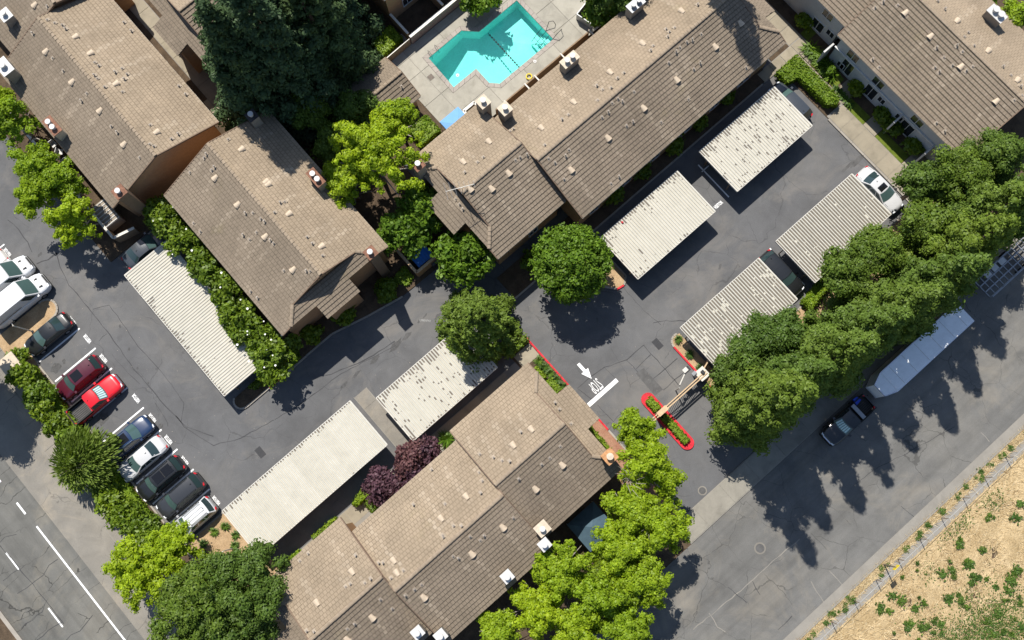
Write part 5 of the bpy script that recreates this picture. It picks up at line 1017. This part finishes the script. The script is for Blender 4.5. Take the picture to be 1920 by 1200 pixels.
def clumps_spray(rg, R, H, zc, cr):
    """branches radiating from the stem, each strung with puffs and side twigs, dark gaps between them"""
    out = []; K = int(8 + 2.1 * R); a0 = rg.uniform(0, 6.28)
    for k in range(K):
        a = a0 + k * 2.4 + rg.uniform(-.3, .3); L_ = R * (.4 + .62 * math.sqrt(rg.random())); zk = rg.uniform(-.3, .3) * H; bend = rg.uniform(-.5, .5); t = .12 * L_
        while t < L_:
            aa = a + bend * (t / L_) ** 2; w_ = .2 + .16 * t
            for q in range(2 if t < L_ * .85 else 1):
                s_ = rg.normal(0, w_ * .5); out.append((math.cos(aa) * t - math.sin(aa) * s_, math.sin(aa) * t + math.cos(aa) * s_, zc + zk + H * .55 * (1 - (t / R) ** 2) + rg.normal(0, .22), cr * rg.uniform(.55, 1.3)))
            t += cr * rg.uniform(.7, 1.25)
    return np.array(out)
def clumps_cone(rg, R, z0, H, n, cr, power=.85):
    out = []
    for k in range(n):
        q = rg.random() ** 1.5; a = rg.uniform(0, 6.283); br = 1 + .22 * math.sin(a * 5 + q * 9); r = R * (1 - q) ** power * rg.uniform(.62, 1.04) * br; z = z0 + (H - z0) * q - r * .12
        out.append((r * math.cos(a), r * math.sin(a), z, cr * rg.uniform(.6, 1.25) * (1.12 - .6 * q)))
    return np.array(out)
def trunk_mesh(rg, H, r, R, nl=6, m='bark', cone=False):
    mb = MB(); lean = rg.uniform(-.25, .25, 2); top = Vector((lean[0], lean[1], H)); mb.tube([(0, 0, -.05), (lean[0] * .3, lean[1] * .3, H * .4), top], [r, r * .75, r * .3 if not cone else .05], 7)
    for k in range(nl):
        a = k * 6.283 / nl + rg.uniform(-.4, .4); z = H * rg.uniform(.35, .75); rb = R * (.75 if not cone else .3 * (1 - z / H)); e = Vector((math.cos(a) * rb, math.sin(a) * rb, z + (R * .55 if not cone else -.1))); mb.tube([(lean[0] * .4, lean[1] * .4, z), Vector((0, 0, z)).lerp(e, .5) + Vector((0, 0, .25)), e], [r * .5, r * .3, r * .1], 5)
    return mb.mesh('trunk', M[m], smooth=True)
TREES = 0
def tree(label, px, py, rpx, h, kind, name='tree', cat='tree', hc=None, group=None, ground=None):
    """px,py,rpx: crown centre and radius in the photograph; h: total height"""
    global TREES; TREES += 1; rg = np.random.default_rng(100 + TREES)
    hm = hc if hc is not None else h * .65
    x, y = ground if ground else G(px, py, hm); R = rpx * (CAM_H - hm) / FPX * (1.0 + .0)
    t = thing(name, label, cat, (x, y, 0), rg.uniform(-.4, .4), group)
    if kind == 'bright': cl = clumps_spray(rg, R * .98, h * .42, h * .62, .44); V, Q = foliage(cl, 290, .15, rg, jit=.42, core=.74, fill=.12); m = 'L_bright'
    elif kind == 'mid': cl = clumps_broad(rg, R, h * .5, h * .62, int(30 + 12 * R * R), .6, 6); V, Q = foliage(cl, 110, .27, rg, core=.5, jit=.7, fill=.4); m = 'L_mid'
    elif kind == 'round': d_ = sph(int(90 + 26 * R * R), rg, .85); q_ = rg.uniform(.72, 1.03, len(d_)); cl = np.column_stack([d_[:, 0] * R * q_, d_[:, 1] * R * q_, h * .55 + d_[:, 2] * h * .42 * q_, rg.uniform(.3, .66, len(d_)) * min(1, R / 3 + .15)]); V, Q = foliage(cl, 200, .18, rg, core=.5, jit=.65, fill=.35); m = 'L_mid'
    elif kind == 'shrub': cl = clumps_broad(rg, R, h * .5, h * .62, int(22 + 17 * R * R), .46, 6, .85); V, Q = foliage(cl, 170, .24, rg, core=.6, jit=.75, fill=.3); m = 'L_shrub'
    elif kind == 'plum': cl = clumps_broad(rg, R, h * .5, h * .62, int(24 + 14 * R * R), .48, 6, .85); V, Q = foliage(cl, 180, .2, rg, core=.6, jit=.8, fill=.3); m = 'L_plum'
    elif kind == 'olive': cl = clumps_broad(rg, R, h * .55, h * .6, int(26 + 11 * R * R), .7, 9, .85); V, Q = foliage(cl, 260, .15, rg, core=.72, jit=.4, fill=.2); m = 'L_olive'
    elif kind == 'fir': cl = clumps_cone(rg, R, h * .12, h, int(46 + 12 * R * R + 4 * h), .78, .75); V, Q = foliage(cl, 230, .16, rg, asp=1.5, core=.74, jit=.38, fill=.15); m = 'L_conifer'
    elif kind == 'darkfir': cl = clumps_cone(rg, R, h * .08, h, int(70 + 14 * R * R + 6 * h), .85, .7); V, Q = foliage(cl, 150, .2, rg, asp=1.7, core=.66, jit=.45, fill=.25); m = 'L_dark'
    elif kind == 'cypress': cl = clumps_cone(rg, R, h * .05, h, int(110 + 26 * R * R), .5, .5); V, Q = foliage(cl, 300, .15, rg, asp=2., core=.7, jit=.42, fill=.2); m = 'L_conifer'
    elif kind == 'feather':
        n = 2600; d = sph(n, rg, .9); d[:, 2] *= .8; rr = rg.uniform(.45, 1.02, n); C = d * rr[:, None] * R + np.array((0, 0, h * .52)); cl = None
        ax_ = d + np.array((.9, .1, .3)) * .7; ax_ /= np.linalg.norm(ax_, axis=1)[:, None]; sd_ = np.cross(ax_, rg.normal(0, 1, (n, 3))); sd_ /= np.linalg.norm(sd_, axis=1)[:, None]; L_ = rg.uniform(.3, .75, n)[:, None]
        V = np.stack([C - ax_ * L_ * .5, C + sd_ * .07, C + ax_ * L_ * .5, C - sd_ * .07], 1).reshape(-1, 3); Q = np.arange(n * 4).reshape(n, 4); c2 = clumps_broad(rg, R * .82, h * .45, h * .5, 60, .55, 6); V2, Q2 = foliage(c2, 60, .22, rg, core=.8); Q = np.concatenate([Q, Q2 + len(V)]); V = np.concatenate([V, V2]); m = 'L_feather'
    link('crown', fol_mesh('crown', V, Q, M[m]), t)
    link('trunk', trunk_mesh(rg, h * (.6 if kind not in ('fir', 'darkfir', 'cypress') else .97), max(.09, h * .022), R, 6 if kind not in ('fir', 'darkfir', 'cypress') else 0, 'palebark' if kind == 'bright' else 'bark', kind in ('fir', 'darkfir', 'cypress')), t)
    return t, R, h
FLW = MB().add([(.11 * math.cos(k * 1.257), .11 * math.sin(k * 1.257), .03) for k in range(5)] + [(0, 0, 0)], [(k, (k + 1) % 5, 5) for k in range(5)])
def flowers(t, R, h, n, rg):
    mb = MB()
    for k in range(n):
        a = rg.uniform(0, 6.28); r = R * math.sqrt(rg.random()) * .95; z = h * .66 + math.sqrt(max(0, 1 - (r / R) ** 2)) * h * .36 + .05; s = rg.uniform(.5, 1.1)
        c = Vector((r * math.cos(a), r * math.sin(a), z)); n0 = len(mb.v); mb.add([c + Vector(v) * s for v in FLW.v], FLW.f)
    link('blossoms', mb.mesh('blossoms', M['petal']), t, 'stuff')
ST = 'evergreen street trees between the carports and the street'
for (gx, gy, h, R_, lb) in ((17.9, -8.1, 21.5, 3.05, 'tall evergreen nearest the entrance gate, its tip over the shaded pavement'), (20.4, -8.1, 19.5, 2.8, 'evergreen second from the gate, behind the tip of the tree nearest the gate'), (23.9, -8.7, 20, 2.9, 'evergreen whose tip points at the black pickup and the trailer nose'), (27.2, -9.0, 19.5, 2.9, 'evergreen leaning over the left half of the white box trailer'), (30.6, -9.4, 17.5, 2.95, 'evergreen whose rounded tip overhangs the upper half of the white box trailer'), (34.4, -10.0, 18.5, 3.0, 'evergreen between the box trailer and the open steel trailer'), (38.2, -9.4, 18, 3.1, 'evergreen above the open steel trailer at the right edge'), (42, -9.0, 17, 3.2, 'evergreen at the right edge of the photograph below the grey building')):
    tree(lb, 0, 0, R_ * FPX / (CAM_H - h * .65), h, 'fir', 'evergreen_tree', 'tree', group=ST, ground=(gx, gy))
IN = 'smaller evergreens behind the striped carports'
for px, py, r, h, lb in ((1392, 690, 50, 9, 'bushy evergreen over the lower corner of the striped carport by the gate'), (1425, 640, 52, 9, 'bushy evergreen overlapping the middle edge of the gate carport'), (1470, 630, 55, 9, 'bushy evergreen just below the short green hedge'), (1590, 510, 55, 9, 'bushy evergreen touching the lower edge of the far striped carport'), (1655, 470, 52, 9.5, 'bushy evergreen at the lower right end of the far striped carport'), (1745, 420, 60, 10, 'bushy evergreen right of the silver saloon bonnet'), (1735, 340, 55, 9, 'bushy evergreen overlapping the end of the front walkway'), (1800, 330, 62, 11, 'bushy evergreen against the grey sided building corner'), (1875, 300, 66, 12, 'bushy evergreen over the lower roof edge at the far right'), (1840, 400, 62, 11, 'bushy evergreen in the middle of the far right clump'), (1910, 390, 60, 12, 'bushy evergreen at the right edge above the street')):
    tree(lb, px, py, r * .86, h, 'olive', 'evergreen_tree', 'tree', group=IN)
DK = 'tall dark conifers at the top'
for gpx, gpy, h, R_, lb in ((510, 195, 20, 4.0, 'tall dark conifer beside the orange capped chimney'), (570, 185, 23, 4.2, 'tall dark conifer in the middle of the dark clump'), (630, 130, 17, 3.9, 'tall dark conifer beside the small pool house'), (540, 90, 22, 4.3, 'dark conifer at the top edge left of centre'), (612, 55, 21, 4.3, 'dark conifer at the top edge above the pool house')):
    tree(lb, 0, 0, R_ * FPX / (CAM_H - h * .65), h, 'darkfir', 'conifer_tree', 'tree', group=DK, ground=G(gpx, gpy))
tree('tall narrow conifer outside the top edge whose pointed shadow lies on the long roof', 0, 0, 85, 24, 'darkfir', 'conifer_tree', 'tree', ground=(42.3, 25.2)); tree('green tree beyond the top edge shading the twin chimney of the long roof', 0, 0, 70, 10, 'olive', ground=(34.5, 28))
x_, y_ = G(6, 790); tree('tree beyond the left edge shading the far road shoulder', 0, 0, 80, 10, 'olive', ground=(x_ + 1.4, y_ + 4.2))
for a in ((700, 300, 112, 10, 'bright', 'large bright yellow green tree in the courtyard between two roofs'), (655, 345, 52, 7.5, 'bright', 'lower yellow green tree in the courtyard beside the shaded roof edge'), (745, 225, 46, 8, 'bright', 'yellow green tree between the pool house and the square hedge'), (580, 200, 42, 7, 'olive', 'small rounded olive green tree under the tall dark conifers'), (630, 275, 38, 6, 'olive', 'small shaded olive green tree beside the bright courtyard tree'), (665, 205, 32, 6, 'olive', 'small dull green tree overlapping the pool house roof'), (792, 392, 50, 6.5, 'mid', 'mid green tree with a feathery top beside the stepped roof end'), (762, 430, 46, 6, 'mid', 'mid green maple above the blue lidded dumpster'), (868, 482, 56, 5.5, 'mid', 'light green maple over the bin enclosure wall'), (1071, 493, 72, 8, 'round', 'single round green tree casting a shadow on the drive'), (894, 600, 78, 12, 'cypress', 'dense dark green conical tree over the end of the carport'),
          (28, 235, 52, 8, 'bright', 'yellow green tree at the left edge under the tiled roof'), (75, 320, 62, 7, 'bright', 'yellow green tree at the left edge beside the patio chairs'), (120, 345, 48, 7, 'bright', 'yellow green tree against the left roof edge in the middle of the clump'), (75, 375, 50, 6.5, 'bright', 'yellow green tree overhanging the parking lot at the far left'), (140, 415, 58, 7, 'bright', 'yellow green tree casting a leafy shadow near the dark car'), (20, 190, 30, 6, 'bright', 'small yellow green tree at the left edge beside the white capped chimney'),
          (272, 1062, 82, 7, 'bright', 'yellow green tree leaning over the left road shoulder'), (322, 1032, 55, 6.5, 'bright', 'yellow green tree beside the bare tan planter'), (385, 1140, 88, 11, 'olive', 'big dark olive tree at the bottom left'), (455, 1100, 72, 10, 'olive', 'dark olive tree against the bottom left roof corner'), (440, 1190, 75, 10, 'olive', 'dark olive tree cut by the bottom edge'),
          (157, 862, 64, 4.5, 'feather', 'feathery round willow like tree beside the dark blue suv'), (770, 858, 36, 4.2, 'plum', 'purple leaved plum tree with a narrow top'), (802, 850, 26, 4.0, 'plum', 'small purple leaved plum touching the tiled roof'), (770, 895, 30, 4.0, 'plum', 'purple leaved plum tree against the roof between the other two'), (718, 910, 37, 4.2, 'plum', 'rounded purple leaved plum tree nearest the clipped green hedges'),
          (1190, 800, 42, 7, 'bright', 'lime green tree beside the red gate island'), (1215, 862, 60, 8, 'bright', 'lime green tree right of the orange capped chimney'), (1245, 900, 38, 7, 'bright', 'lime green branch end over the entrance drive'), (1180, 960, 62, 8, 'bright', 'lime green tree beside the dark tent canopy'), (1235, 985, 62, 8, 'bright', 'lime green tree over the pale pavement slabs'), (1160, 1030, 66, 8, 'bright', 'lime green tree below the clipped square hedges'), (1060, 1065, 66, 8, 'bright', 'lime green tree along the lower right roof edge'), (1195, 1090, 70, 8, 'bright', 'lime green tree casting shadow on the street'), (1120, 1120, 70, 8.5, 'bright', 'lime green tree in the middle of the lower clump'), (1010, 1140, 66, 8, 'bright', 'lime green tree near the bottom white chimneys'), (1175, 1180, 66, 8, 'bright', 'lime green tree at the bottom edge beside the street shadow'), (1080, 1185, 66, 8, 'bright', 'lime green tree at the bottom edge in the middle'), (940, 1185, 55, 7.5, 'bright', 'lime green tree at the bottom edge left of the others'),
          (893, -2, 34, 3.2, 'mid', 'leafy green shrub at the top edge above the pool'), (1130, 8, 40, 6, 'mid', 'green tree at the top edge beside the roof chimney'), (1895, 40, 46, 6, 'bright', 'yellow green tree behind the white capped twin chimney'), (1905, 110, 30, 5, 'mid', 'green tree at the right edge behind the pale roof'), (1835, 0, 30, 5, 'mid', 'green tree at the top edge near the white capped twin chimney')):
    tree(a[5], a[0], a[1], a[2], a[3], a[4])
FG = 'white flowering trees along the tiled roof'
for k, (px, py, r, nm) in enumerate(((306, 407, 36, 'nearest the left building wall'), (345, 450, 38, 'beside the dark car end of the long carport'), (385, 490, 40, 'second along the long carport'), (425, 535, 38, 'third along the long carport'), (448, 592, 38, 'fourth along the long carport'), (482, 630, 40, 'fifth along the long carport'), (512, 668, 46, 'largest, at the lower end by the red kerb'))):
    t, R, h = tree('glossy green tree with white blossoms, ' + nm, px, py, r, 4.6, 'shrub', 'flowering_tree', 'tree', group=FG); flowers(t, R, h, 2 + 4 * (k > 4), np.random.default_rng(k))
HG = 'shrubs along the left pavement'
for px, py, r, h, nm in ((45, 668, 28, 1.8, 'beside the tan box kiosk'), (52, 700, 32, 2.6, 'second below the tan box kiosk'), (82, 738, 36, 2.8, 'behind the maroon people carrier'), (94, 764, 26, 2.4, 'behind the gap left of the red pickup'), (116, 793, 26, 2.2, 'behind the red pickup tailgate'), (140, 815, 22, 2.2, 'above the feathery round tree'), (222, 935, 36, 2.8, 'below the feathery round tree'), (250, 965, 36, 2.8, 'in front of the charcoal suv'), (285, 985, 32, 2.6, 'beside the white compact suv'), (290, 1015, 34, 3.2, 'at the lower corner of the visitor bays'), (205, 905, 24, 2.4, 'in front of the silver white saloon')):
    tree('leafy green shrub ' + nm, px - 11, py + 6, r * .78, h, 'shrub', 'shrub', 'shrub', group=HG)
SM = 'shaded shrubs against the buildings'
for k, (gx, gy, r, h, nm) in enumerate(((46.0, 6.6, .62, 1.2, 'by the second door of the grey building'), (46.0, 3.2, .66, 1.2, 'dark rounded shrub between the doors of the grey building'), (46.0, 1.6, .62, 1.1, 'low dark shrub beside the third door of the grey building'), (46.0, -.8, .66, 1.2, 'shrub at the lower corner of the grey building'), (47.0, 14.5, .62, 1.3, 'shrub at the top edge by the grey building path'), (13, 14.1, .8, 1.2, 'in shadow under the stepped roof eave'), (22.5, 14.0, .8, 1.2, 'in shadow under the long roof eave, left one'), (26, 13.9, .8, 1.2, 'in shadow under the long roof eave, second'), (29.7, 14, .8, 1.2, 'in shadow under the long roof eave, third'), (33, 14, .8, 1.2, 'in shadow under the long roof eave, fourth'), (36.5, 14.0, .8, 1.2, 'in shadow under the long roof eave, right one'), (-3, 21.6, .9, 1.3, 'below the porch roof on the left drive'), (1.2, 20.8, .9, 1.1, 'beside the rust capped chimney foot'), (-6.4, 22.2, .8, 1.3, 'at the shaded roof corner by the red kerb'))):
    pxy = None; tree('dark shrub ' + nm, 0, 0, r * FPX / (CAM_H - h * .65), h, 'shrub', 'shrub', 'shrub', group=SM, ground=(gx, gy))
x, y = G(1557, 132, .7); tree('small clipped ball shrub by the leafy bed of the grey building', 1557, 132, 9, 1.1, 'round', 'shrub', 'shrub')
def hedge(label, poly, h, m='L_hedge', dens=110, size=.15, name='hedge', z0=.08, bulge=.06):
    """clipped hedge: leaves over the top and sides of a rough solid core"""
    poly = [np.array(p, float) for p in poly]; c = np.mean(poly, 0); rg = np.random.default_rng(int(abs(c[0] * 13 + c[1] * 7)) + 5); t = thing(name, label, 'hedge', (c[0], c[1], 0)); mn, mx = np.min(poly, 0), np.max(poly, 0)
    n = int((mx - mn).prod() * dens); p = rg.uniform(mn, mx, (n, 2)); p = p[[in_poly(q, poly) for q in p]]; C = np.column_stack([p, np.full(len(p), h) + rg.normal(0, bulge, len(p))]); D = np.tile((0, 0, 1.), (len(p), 1)); Cs, Ds = [C], [D]
    for i in range(len(poly)):
        a, b = poly[i - 1], poly[i]; L_ = np.linalg.norm(b - a); k = int(L_ * h * dens * .8); q = rg.random(k); P_ = a + (b - a) * q[:, None]; nn = np.array(((b - a)[1], -(b - a)[0])) / L_
        if (nn @ ((a + b) / 2 - c)) < 0: nn = -nn
        Cs.append(np.column_stack([P_ + nn * rg.normal(0, bulge, (k, 1)), rg.uniform(.1, h, k)])); Ds.append(np.tile((*nn, .2), (k, 1)))
    C = np.concatenate(Cs) - np.array((c[0], c[1], 0)); V, Q = leaves(C, np.concatenate(Ds), size, rg, 1.5, jit=.6); link('leaves', fol_mesh('leaves', V, Q, M[m]), t)
    core = [c + (q - c) * .93 for q in poly]; MB().prism(core, z0, h - .05).build('hedge_core', M[m], t); return t
hedge('L shaped clipped hedge with a sunny top around the upper right carport corner', [(41.5, 12.55), (44.1, 12.55), (44.1, 6.9), (43.5, 6.6), (42.85, 7.2), (42.75, 10.9), (41.5, 11.2)], 1.1)
gi1 = [(12.0, -1.95), (12.7, -1.95), (12.7, -3.1), (12.0, -3.1)]; hedge('short lime hedge block at the head of the red island', gi1, .55, 'L_lime', z0=.15); hedge('long lime hedge strip along the red kerbed gate island', [(12.05, -3.9), (12.65, -3.9), (12.65, -6.9), (12.05, -6.9)], .55, 'L_lime', z0=.15)
hedge('bright square clipped hedge beside the red kerb, nearer the stop bar', [(6.35, 5.1), (7.1, 5.1), (7.1, 3.75), (6.35, 3.75)], 1.0, 'L_lime'); hedge('small bright clipped hedge by the red kerb, upper of two', [(6.2, 6.7), (6.85, 6.7), (6.85, 5.5), (6.2, 5.5)], .9, 'L_lime')
hedge('narrow green hedge beside the brick strip and the lower roof', [(6.2, .0), (6.9, .0), (6.9, -3.0), (6.2, -3.0)], .9, 'L_hedge')
hedge('square clipped hedge on the pool deck corner beside the blue canopy', [(12.4, 30.9), (14.6, 30.9), (14.6, 28.9), (12.4, 28.9)], 1.2, 'L_hedge'); hedge('rounded clipped hedge by the thin rail fence near the pool house', [(15.3, 39.6), (17.8, 39.9), (17.8, 38.2), (15.3, 38.0)], 1.1, 'L_hedge')
hedge('curved light green hedge below the purple plums, upper part', [(-13.2, 8.3), (-12.8, 7.9), (-10.9, 7.9), (-9.6, 7.9), (-9.8, 8.4), (-11.5, 8.8)], 1.0, 'L_hedge'); hedge('dark clipped hedge block against the middle lower roof', [(-12.3, 7.6), (-10.6, 7.6), (-10.6, 6.6), (-12.3, 6.6)], .9, 'L_shrub'); hedge('low green hedge strip along the left lower roof', [(-17.6, 8.5), (-15.0, 8.5), (-15.0, 8.1), (-17.6, 8.1)], .6, 'L_hedge')
hedge('low green strip hedge at the lower left roof corner', [(-21.5, 8.4), (-19.2, 8.4), (-19.2, 8.0), (-21.5, 8.0)], .5, 'L_hedge')
hedge('clipped dark square hedge below the tent canopy, upper of a pair', [(-1.5, -9.3), (.6, -9.3), (.7, -11.0), (-1.4, -11.0)], 1.3, 'L_shrub'); hedge('clipped lime square hedge below the tent canopy, lower of a pair', [(.9, -9.6), (2.3, -9.7), (2.2, -11.3), (.6, -11.3)], 1.3, 'L_hedge'); hedge('clipped green hedge right of the tent canopy', [(3.2, -8.3), (4.8, -8.0), (4.8, -9.6), (3.4, -9.8)], 1.3, 'L_shrub')
hedge('bright green hedge strip behind the gap between the striped carports', [(28.4, -4.5), (31.4, -4.1), (31.5, -5.1), (28.4, -5.6)], 1.0, 'L_hedge'); hedge('clipped low hedge beside the tan kiosk along the visitor bays', [(-28.0, 36.4), (-26.95, 36.4), (-26.95, 16), (-28.0, 16)], 1.0, 'L_hedge', 70)
hedge('low sunlit hedge edge along the red kerb by the long carport', [(-11.8, 21.55), (-8.5, 21.6), (-8.5, 21.3), (-11.8, 21.25)], .5, 'L_lime'); hedge('dark hedge in the shadow of the long carport end', [(-13.6, 22.3), (-8.3, 22.3), (-8.3, 21.7), (-13.2, 21.75)], .6, 'L_shrub')
hedge('small sunny lawn like hedge beside the bin enclosure', [(2.2, 21.3), (3.9, 21.6), (3.9, 20.2), (2.9, 20.0)], .35, 'L_lime'); hedge('yellow green corner bush by the red kerb under the dark conical tree', [(5.9, 9.9), (7.3, 9.9), (7.4, 9.0), (6.0, 9.0)], .8, 'L_lime')
# strappy plants
ORD = [q + ' from the top:' for q in ('first', 'second', 'third', 'fourth', 'fifth', 'sixth', 'seventh', 'eighth', 'ninth', 'tenth', 'last')]
def strappy(label, x, y, n, L_, m, name='strappy_plant', cat='plant', group=None, seed=0):
    rg = np.random.default_rng(seed + 900); t = thing(name, label, cat, (x, y, .08), 0, group); a = rg.uniform(0, 6.28, n); l = L_ * rg.uniform(.6, 1.1, n); up = rg.uniform(.3, 1., n); d = np.stack([np.cos(a), np.sin(a), 0 * a], 1); sd_ = np.stack([-np.sin(a), np.cos(a), 0 * a], 1) * .03 * (1 + L_)
    p1 = d * l[:, None] * .5 + np.array((0, 0, 1)) * (l * up * .7)[:, None]; p2 = d * l[:, None] + np.array((0, 0, 1)) * (l * up * .55)[:, None]
    V = np.stack([-sd_, sd_, p1 + sd_ * .9, p1 - sd_ * .9, p2 + sd_ * .1, p2 - sd_ * .1], 1).reshape(-1, 3); b_ = np.arange(n)[:, None] * 6; Q = np.concatenate([b_ + np.array((0, 1, 2, 3)), b_ + np.array((3, 2, 4, 5))])
    link('leaves', mesh_np('leaves', V, Q, M[m]), t); return t
for k, (px, py, nm) in enumerate(((1271, 637, 'at the rounded kerb end by the gate carport'), (1292, 665, 'in the middle of the tan bed by the gate carport'), (1312, 690, 'nearest the picket screen'), (403, 997, 'upper left of the bare tan planter'), (424, 987, 'upper right of the bare tan planter'), (383, 1019, 'left edge of the bare tan planter'), (442, 1022, 'by the corner of the long lower carport'), (443, 1003, 'under the edge of the long lower carport'), (385, 1040, 'lowest of the bare tan planter'))):
    strappy('spiky green grass plant ' + nm, *G(px, py), 60, .5, 'L_weed', group='spiky plants in the bare planters', seed=k)
for k in range(11): x, y = G(1512 + k * 4.4, 92 + k * 5.3); strappy(ORD[k] + ' long leaved green clump in the sunny bed', x + .3 * (k % 2), y, 45, .9, 'L_mid', group='leafy clumps in the sunny bed', seed=20 + k)
for k in range(6): x, y = G(1567 + k * 5, 168 + k * 6); strappy(ORD[k] + ' pale striped clump by the front walk', x, y, 30, .55, 'L_weed', group='striped clumps by the front walk', seed=40 + k)
for k in range(5): strappy(ORD[k] + ' dark strappy clump beside the red kerb', 7.35, 7.0 - k * .75, 50, .6, 'L_weed', group='strappy clumps by the red kerb', seed=60 + k)
strappy('bright leafy clump beside the roof step above the purple plums', *G(838, 824), 80, 1.0, 'L_mid', seed=70)
# bare branches in the lime clump
for k, (px, py, nm) in enumerate(((1182, 898, 'beside the tent canopy'), (1224, 992, 'over the pale pavement'))):
    x, y = G(px, py, 6.5); rg = np.random.default_rng(k); t = thing('bare_tree', 'pale leafless branching top ' + nm, 'tree', (x, y, 0)); MB().tube([(x, y, 0), (x, y, 6)], [.12, .06], 6).build('trunk', M['palebark'], t); mb = MB()
    for q in range(14): a = q * .45; r = rg.uniform(.6, 1.5); mb.tube([(x, y, 5.2 + rg.random()), (x + r * .5 * math.cos(a), y + r * .5 * math.sin(a), 6.4), (x + r * math.cos(a + .3), y + r * math.sin(a + .3), 7 + rg.random() * .5)], [.05, .03, .01], 5)
    mb.build('branches', M['palebark'], t)
# dry field: straw and weeds
def in_field(n, rg, x0=7, x1=47, y0=-47, y1=-26.9): return rg.uniform((x0, y0), (x1, y1), (n, 2))
rg = np.random.default_rng(5); n = 42000; p = in_field(n, rg); a = rg.normal(.5, .9, n) + 1.2 * np.sin(p[:, 0] * .35) * np.cos(p[:, 1] * .4); l = rg.uniform(.2, .55, n); d = np.stack([np.cos(a), np.sin(a), rg.uniform(.05, .6, n)], 1) * l[:, None]; s_ = np.stack([-np.sin(a), np.cos(a), 0 * a], 1) * .022
p[:6000] = rg.uniform((4, -26.25), (47, -25.5), (6000, 2)); b0 = np.column_stack([p, np.full(n, .04)]); V = np.stack([b0 - s_, b0 + s_, b0 + d], 1).reshape(-1, 3)
tag(link('dry_grass', mesh_np('dry_grass', V, np.arange(n * 3).reshape(n, 3), M['straw'])), 'matted dry straw covering the field', 'grass', kind='stuff')
WM = []
for k in range(5):
    rg = np.random.default_rng(70 + k); C = rg.normal(0, 1, (70, 3)) * np.array((.24, .24, .0)) + np.array((0, 0, .18)) + np.abs(rg.normal(0, .09, (70, 1))) * np.array((0, 0, 1)); V, Q = leaves(C, np.tile((0, 0, 1.), (70, 1)), .19, rg, 1.7, jit=.5); WM.append(fol_mesh('weed', V, Q, M['L_weed']))
wp = [(1850, 973), (1912, 945), (1861, 970), (1893, 972), (1840, 1032), (1819, 1058), (1812, 1055), (1779, 1052), (1783, 1068), (1800, 1013), (1798, 1021), (1821, 1092), (1823, 1080), (1840, 1030), (1780, 1120), (1770, 1122), (1795, 1115), (1810, 1137), (1800, 1130), (1730, 1130), (1722, 1120), (1715, 1140), (1672, 1117), (1690, 1125), (1755, 1158), (1762, 1170), (1740, 1175), (1725, 1178), (1748, 1185), (1764, 1186), (1705, 1170), (1700, 1180), (1665, 1145), (1648, 1145), (1720, 1200), (1675, 1186), (1833, 1082), (1890, 1085), (1897, 1090), (1905, 1067), (1912, 1068), (1865, 1100), (1880, 1125), (1870, 1150), (1900, 1160), (1880, 1180), (1895, 1190), (1860, 1190), (1910, 1130), (1912, 1175), (1850, 1165), (1885, 1102), (1765, 1076), (1787, 1082), (1718, 1055), (1690, 1082), (1848, 1085)]
for k, (px, py) in enumerate(wp):
    x, y = G(px, py)
    for q in range(1 + (k % 3 == 0)):
        o = tag(link('weed', WM[(k + q) % 5], None, loc=(x + q * random.uniform(-.5, .5), y + q * random.uniform(-.5, .5), .04), rot=(0, 0, random.uniform(0, 6))), 'low dark green weed growing in the dry straw field', 'weed', 'weeds in the dry field'); o.scale = (random.uniform(.3, .85),) * 2 + (.7,)
for k in range(60):
    x = random.uniform(8, 46); y = random.choice((-25.75, -25.95, -26.1)) + random.uniform(-.15, .15)
    o = tag(link('weed', WM[k % 5], None, loc=(x, y, .03), rot=(0, 0, random.uniform(0, 6))), 'small green weed tuft on the dry verge beside the gutter', 'weed', 'weeds on the street verge'); s = random.uniform(.3, .6); o.scale = (s, s, s)
rg = np.random.default_rng(15); n = 9000; c_ = np.concatenate([np.array([G(*q) for q in ((1880, 1150), (1900, 1185), (1850, 1190), (1800, 1195))]), in_field(40, rg)]); p = c_[np.concatenate([rg.integers(0, 4, 5000), rg.integers(4, 44, 4000)])] + rg.normal(0, 1, (n, 2)) * np.concatenate([np.full(5000, 1.3), np.full(4000, .55)])[:, None]; p = p[p[:, 1] < -27.2]; n = len(p)
V, Q = leaves(np.column_stack([p, rg.uniform(.06, .2, n)]), np.tile((0, 0, 1.), (n, 1)), .09, rg, 1.8, jit=.5); tag(link('low_weeds', fol_mesh('low_weeds', V, Q, M['L_weed']), None), 'fine green sprouts thinly mixed into the dry straw', 'ground cover', kind='stuff')
# fallen litter specks on the lot (leaves, gravel)
rg = np.random.default_rng(9); n = 500; p = np.column_stack([rg.uniform(-26, 17, n), rg.uniform(-3, 44, n), np.full(n, .012)]); V, Q = leaves(p, np.tile((0, 0, 1.), (n, 1)), .035, rg, 1.3, jit=.15)
tag(link('leaf_litter', fol_mesh('leaf_litter', V, Q, M['beige'])), 'tiny pale leaf litter scattered over the parking lot', 'litter', kind='stuff')
